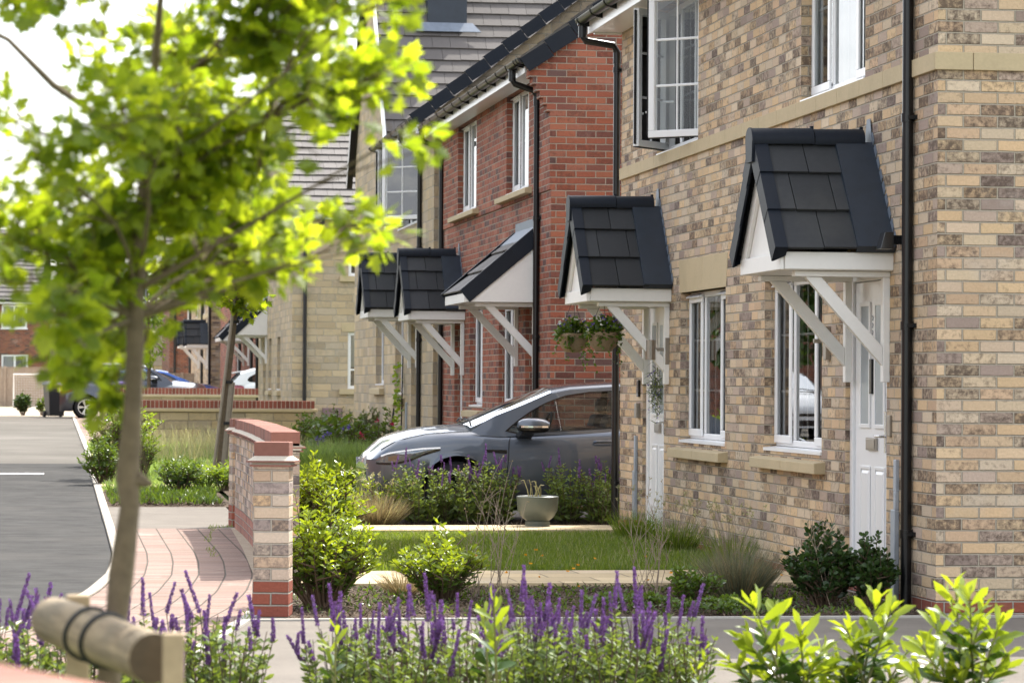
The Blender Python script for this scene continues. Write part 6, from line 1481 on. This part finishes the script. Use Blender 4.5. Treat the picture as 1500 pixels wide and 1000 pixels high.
for t, nm in ((.12, 0), (1.045, 1)):
    c = A_.lerp(B_, t); m = MB(); off = s_ * (.0 if nm else .0)
    if nm: m.box(at(254, 5.97) - .020, at(254, 5.97) + .020, 5.94, 5.985, -.1, .958)
    else: m.box(c.x + .005, c.x + .055, c.y + .03, c.y + .08, -.1, .98)
    m.build('post', 'timber', ls, bevel=.004)
for t in (.40, .56):
    c = A_.lerp(B_, t); m = MB(); m.tube([c + (s_ * math.cos(a) * (1.0) + u_ * math.sin(a)) * .0525 + d * .012 * math.sin(a * 2) for a in np.linspace(0, 2 * PI, 29)], .006, 6); m.build('strap', 'rubber', ls, smooth=True)
# young staked tree by the lawn
Y2 = 43.6; q2 = lambda u, v: tp(u, v, Y2)
tree('young_tree', 'slim young tree tied to a stake on the lawn beyond the curved wall', [q2(318, 695), q2(328, 580), q2(336, 510), q2(342, 440), q2(345, 360), q2(345, 260)], [.045, .04, .038, .034, .025, .012],
     [(*q2(u, v)[:1], Y2 + random.uniform(-.3, .3), q2(u, v)[2], r_ / 105) for u, v, r_ in ((345, 440, 30), (310, 425, 35), (370, 425, 28), (335, 380, 45), (300, 370, 40), (375, 380, 35), (345, 320, 50), (330, 270, 45), (365, 455, 14))], 210, 8, 'maple_leaf', .115, T_MAPLE, cr=.12, forks=(2.5,))
m = MB(); m.tube([q2(324, 690), q2(336, 560)], [.055, .05], 10); m.tube([(lambda p: (p[0] - .075, p[1] - .08, p[2]))(q2(318, 690)), (lambda p: (p[0] - .06, p[1] - .08, p[2]))(q2(345, 440))], .022, 8); sk = tag(m.build('stake', 'timber_pole', origin=q2(324, 690)), 'weathered timber stake and grey tube tied to the slim young tree', 'tree stake')
m = MB()
for v in (472, 560, 620): p = q2(333, v) if v > 500 else q2(341, v); m.tube([(p[0] - .02, p[1], p[2] - .02), (p[0] - .02, p[1], p[2] + .02)], .075, 12)
m.build('tie', 'rubber', sk)
Y3 = 76; q3 = lambda u, v: tp(u, v, Y3)
tree('young_tree', 'small young tree beyond the low walls, right of the foreground trunk', [q3(216, 600), q3(216, 520), q3(214, 430)], [.05, .04, .015],
     [(q3(u, v)[0], Y3, q3(u, v)[2], r_ / 60) for u, v, r_ in ((222, 500, 22), (215, 460, 24), (205, 520, 20), (230, 478, 12), (234, 515, 9), (195, 490, 22), (220, 545, 9))], 90, 8, 'bright_leaf', .15, T_LAUREL, cr=.16, forks=(1.2,))
def bigtree(label, x, y, h, w, n=5200, size=.42):
    bl = []
    for k in range(26):
        a = RNG.uniform(0, 2 * PI); z = RNG.uniform(.30, .93); q = math.sin(PI * min(1, z * .95)) ** .7 * RNG.uniform(.2, 1) ; bl.append((x + w * .42 * q * math.cos(a), y + w * .42 * q * math.sin(a), h * z, w * RNG.uniform(.13, .20)))
    return tree('broadleaf_tree', label, [(x, y, .2), (x + .1, y, h * .25), (x, y, h * .55), (x, y, h * .85)], [.32, .28, .2, .08], bl, n // 12, 12, 'far_leaf', size, T_ROUND, cr=w * .055, forks=(h * .18,))
bigtree('large dark green tree behind the far red house, left of the foreground trunk', 2.2, 172, 9.6, 8, 7000)
bigtree('green tree across the road, mirrored in the ground floor windows', -6.2, 74, 6.2, 4.6, 3000, .3)
bigtree('rounded green tree seen between the foreground trunk and the distant row of houses', 6.0, 176, 8.0, 7, 5200)

for o in bpy.data.objects:   # uncountable leafy or twiggy parts
    if o.type == 'MESH' and o.name.split('.')[0] in ('branches', 'trailing_stems', 'flowers', 'white_flowers', 'sprigs', 'seed_heads', 'stems', 'seed_stalks', 'bloom') and o.parent: o['kind'] = 'stuff'
# ------------------------------------------------------------------ light, sky, camera
EL = R(53); SUN = Vector((.676 * math.cos(EL), .737 * math.cos(EL), math.sin(EL)))
sl = bpy.data.lights.new('sun', 'SUN'); sl.energy = 2.6; sl.angle = R(.53); sl.color = (1, .955, .88)
so = bpy.data.objects.new('sun', sl); COL.objects.link(so); so.rotation_euler = (-SUN).to_track_quat('-Z', 'Y').to_euler(); so.location = (20, 20, 40)
wd = bpy.data.worlds.new('World'); scene.world = wd; wd.use_nodes = True; nt = wd.node_tree; bg = nt.nodes['Background']
sk = nt.nodes.new('ShaderNodeTexSky'); sk.sky_type = 'NISHITA'; sk.sun_disc = False; sk.sun_elevation = EL; sk.sun_rotation = math.atan2(SUN.x, SUN.y); sk.air_density = 1.; sk.dust_density = 3.; sk.ozone_density = 1.
tc = nt.nodes.new('ShaderNodeTexCoord'); mp = nt.nodes.new('ShaderNodeMapping'); mp.inputs['Scale'].default_value = (1, 1, 3.2); L(nt, tc.outputs['Generated'], mp.inputs[0])
cn = noise(nt, mp.outputs[0], 2.3, 7, .6); cf = ramp(nt, cn, [(.34, 0.), (.56, 1.)])
lum = nt.nodes.new('ShaderNodeRGBToBW'); L(nt, sk.outputs[0], lum.inputs[0])
cl_ = nt.nodes.new('ShaderNodeCombineColor'); v_ = mth(nt, 'ADD', mth(nt, 'MULTIPLY', lum.outputs[0], .9), 3.5)
for i in range(3): L(nt, v_, cl_.inputs[i])
L(nt, mixc(nt, mth(nt, 'MULTIPLY', cf, .85), sk.outputs[0], cl_.outputs[0]), bg.inputs[0]); bg.inputs[1].default_value = .12
cam = bpy.data.cameras.new('camera'); co = bpy.data.objects.new('camera', cam); COL.objects.link(co); scene.camera = co
F_ = 4600.; yw = math.atan(682 / F_); pt_ = math.atan(63 / F_); rl = .006
fwv = Vector((math.sin(yw) * math.cos(pt_), math.cos(yw) * math.cos(pt_), math.sin(pt_))); Rv = Vector((math.cos(yw), -math.sin(yw), 0)); Uv = Rv.cross(fwv)
rv = Rv * math.cos(rl) + Uv * math.sin(rl); uv_ = -Rv * math.sin(rl) + Uv * math.cos(rl)
co.matrix_world = Matrix(((rv.x, uv_.x, -fwv.x, 0), (rv.y, uv_.y, -fwv.y, 0), (rv.z, uv_.z, -fwv.z, 1.43), (0, 0, 0, 1)))
cam.lens = F_ / 1500 * 36; cam.sensor_width = 36; cam.clip_end = 4000; cam.clip_start = .1
cam.dof.use_dof = True; cam.dof.focus_distance = 24; cam.dof.aperture_fstop = 7.5
scene.view_settings.view_transform = 'Standard'; scene.view_settings.look = 'None'; scene.view_settings.gamma = 1; scene.view_settings.exposure = 1.85
scene.cycles.max_bounces = 8; scene.cycles.transparent_max_bounces = 12
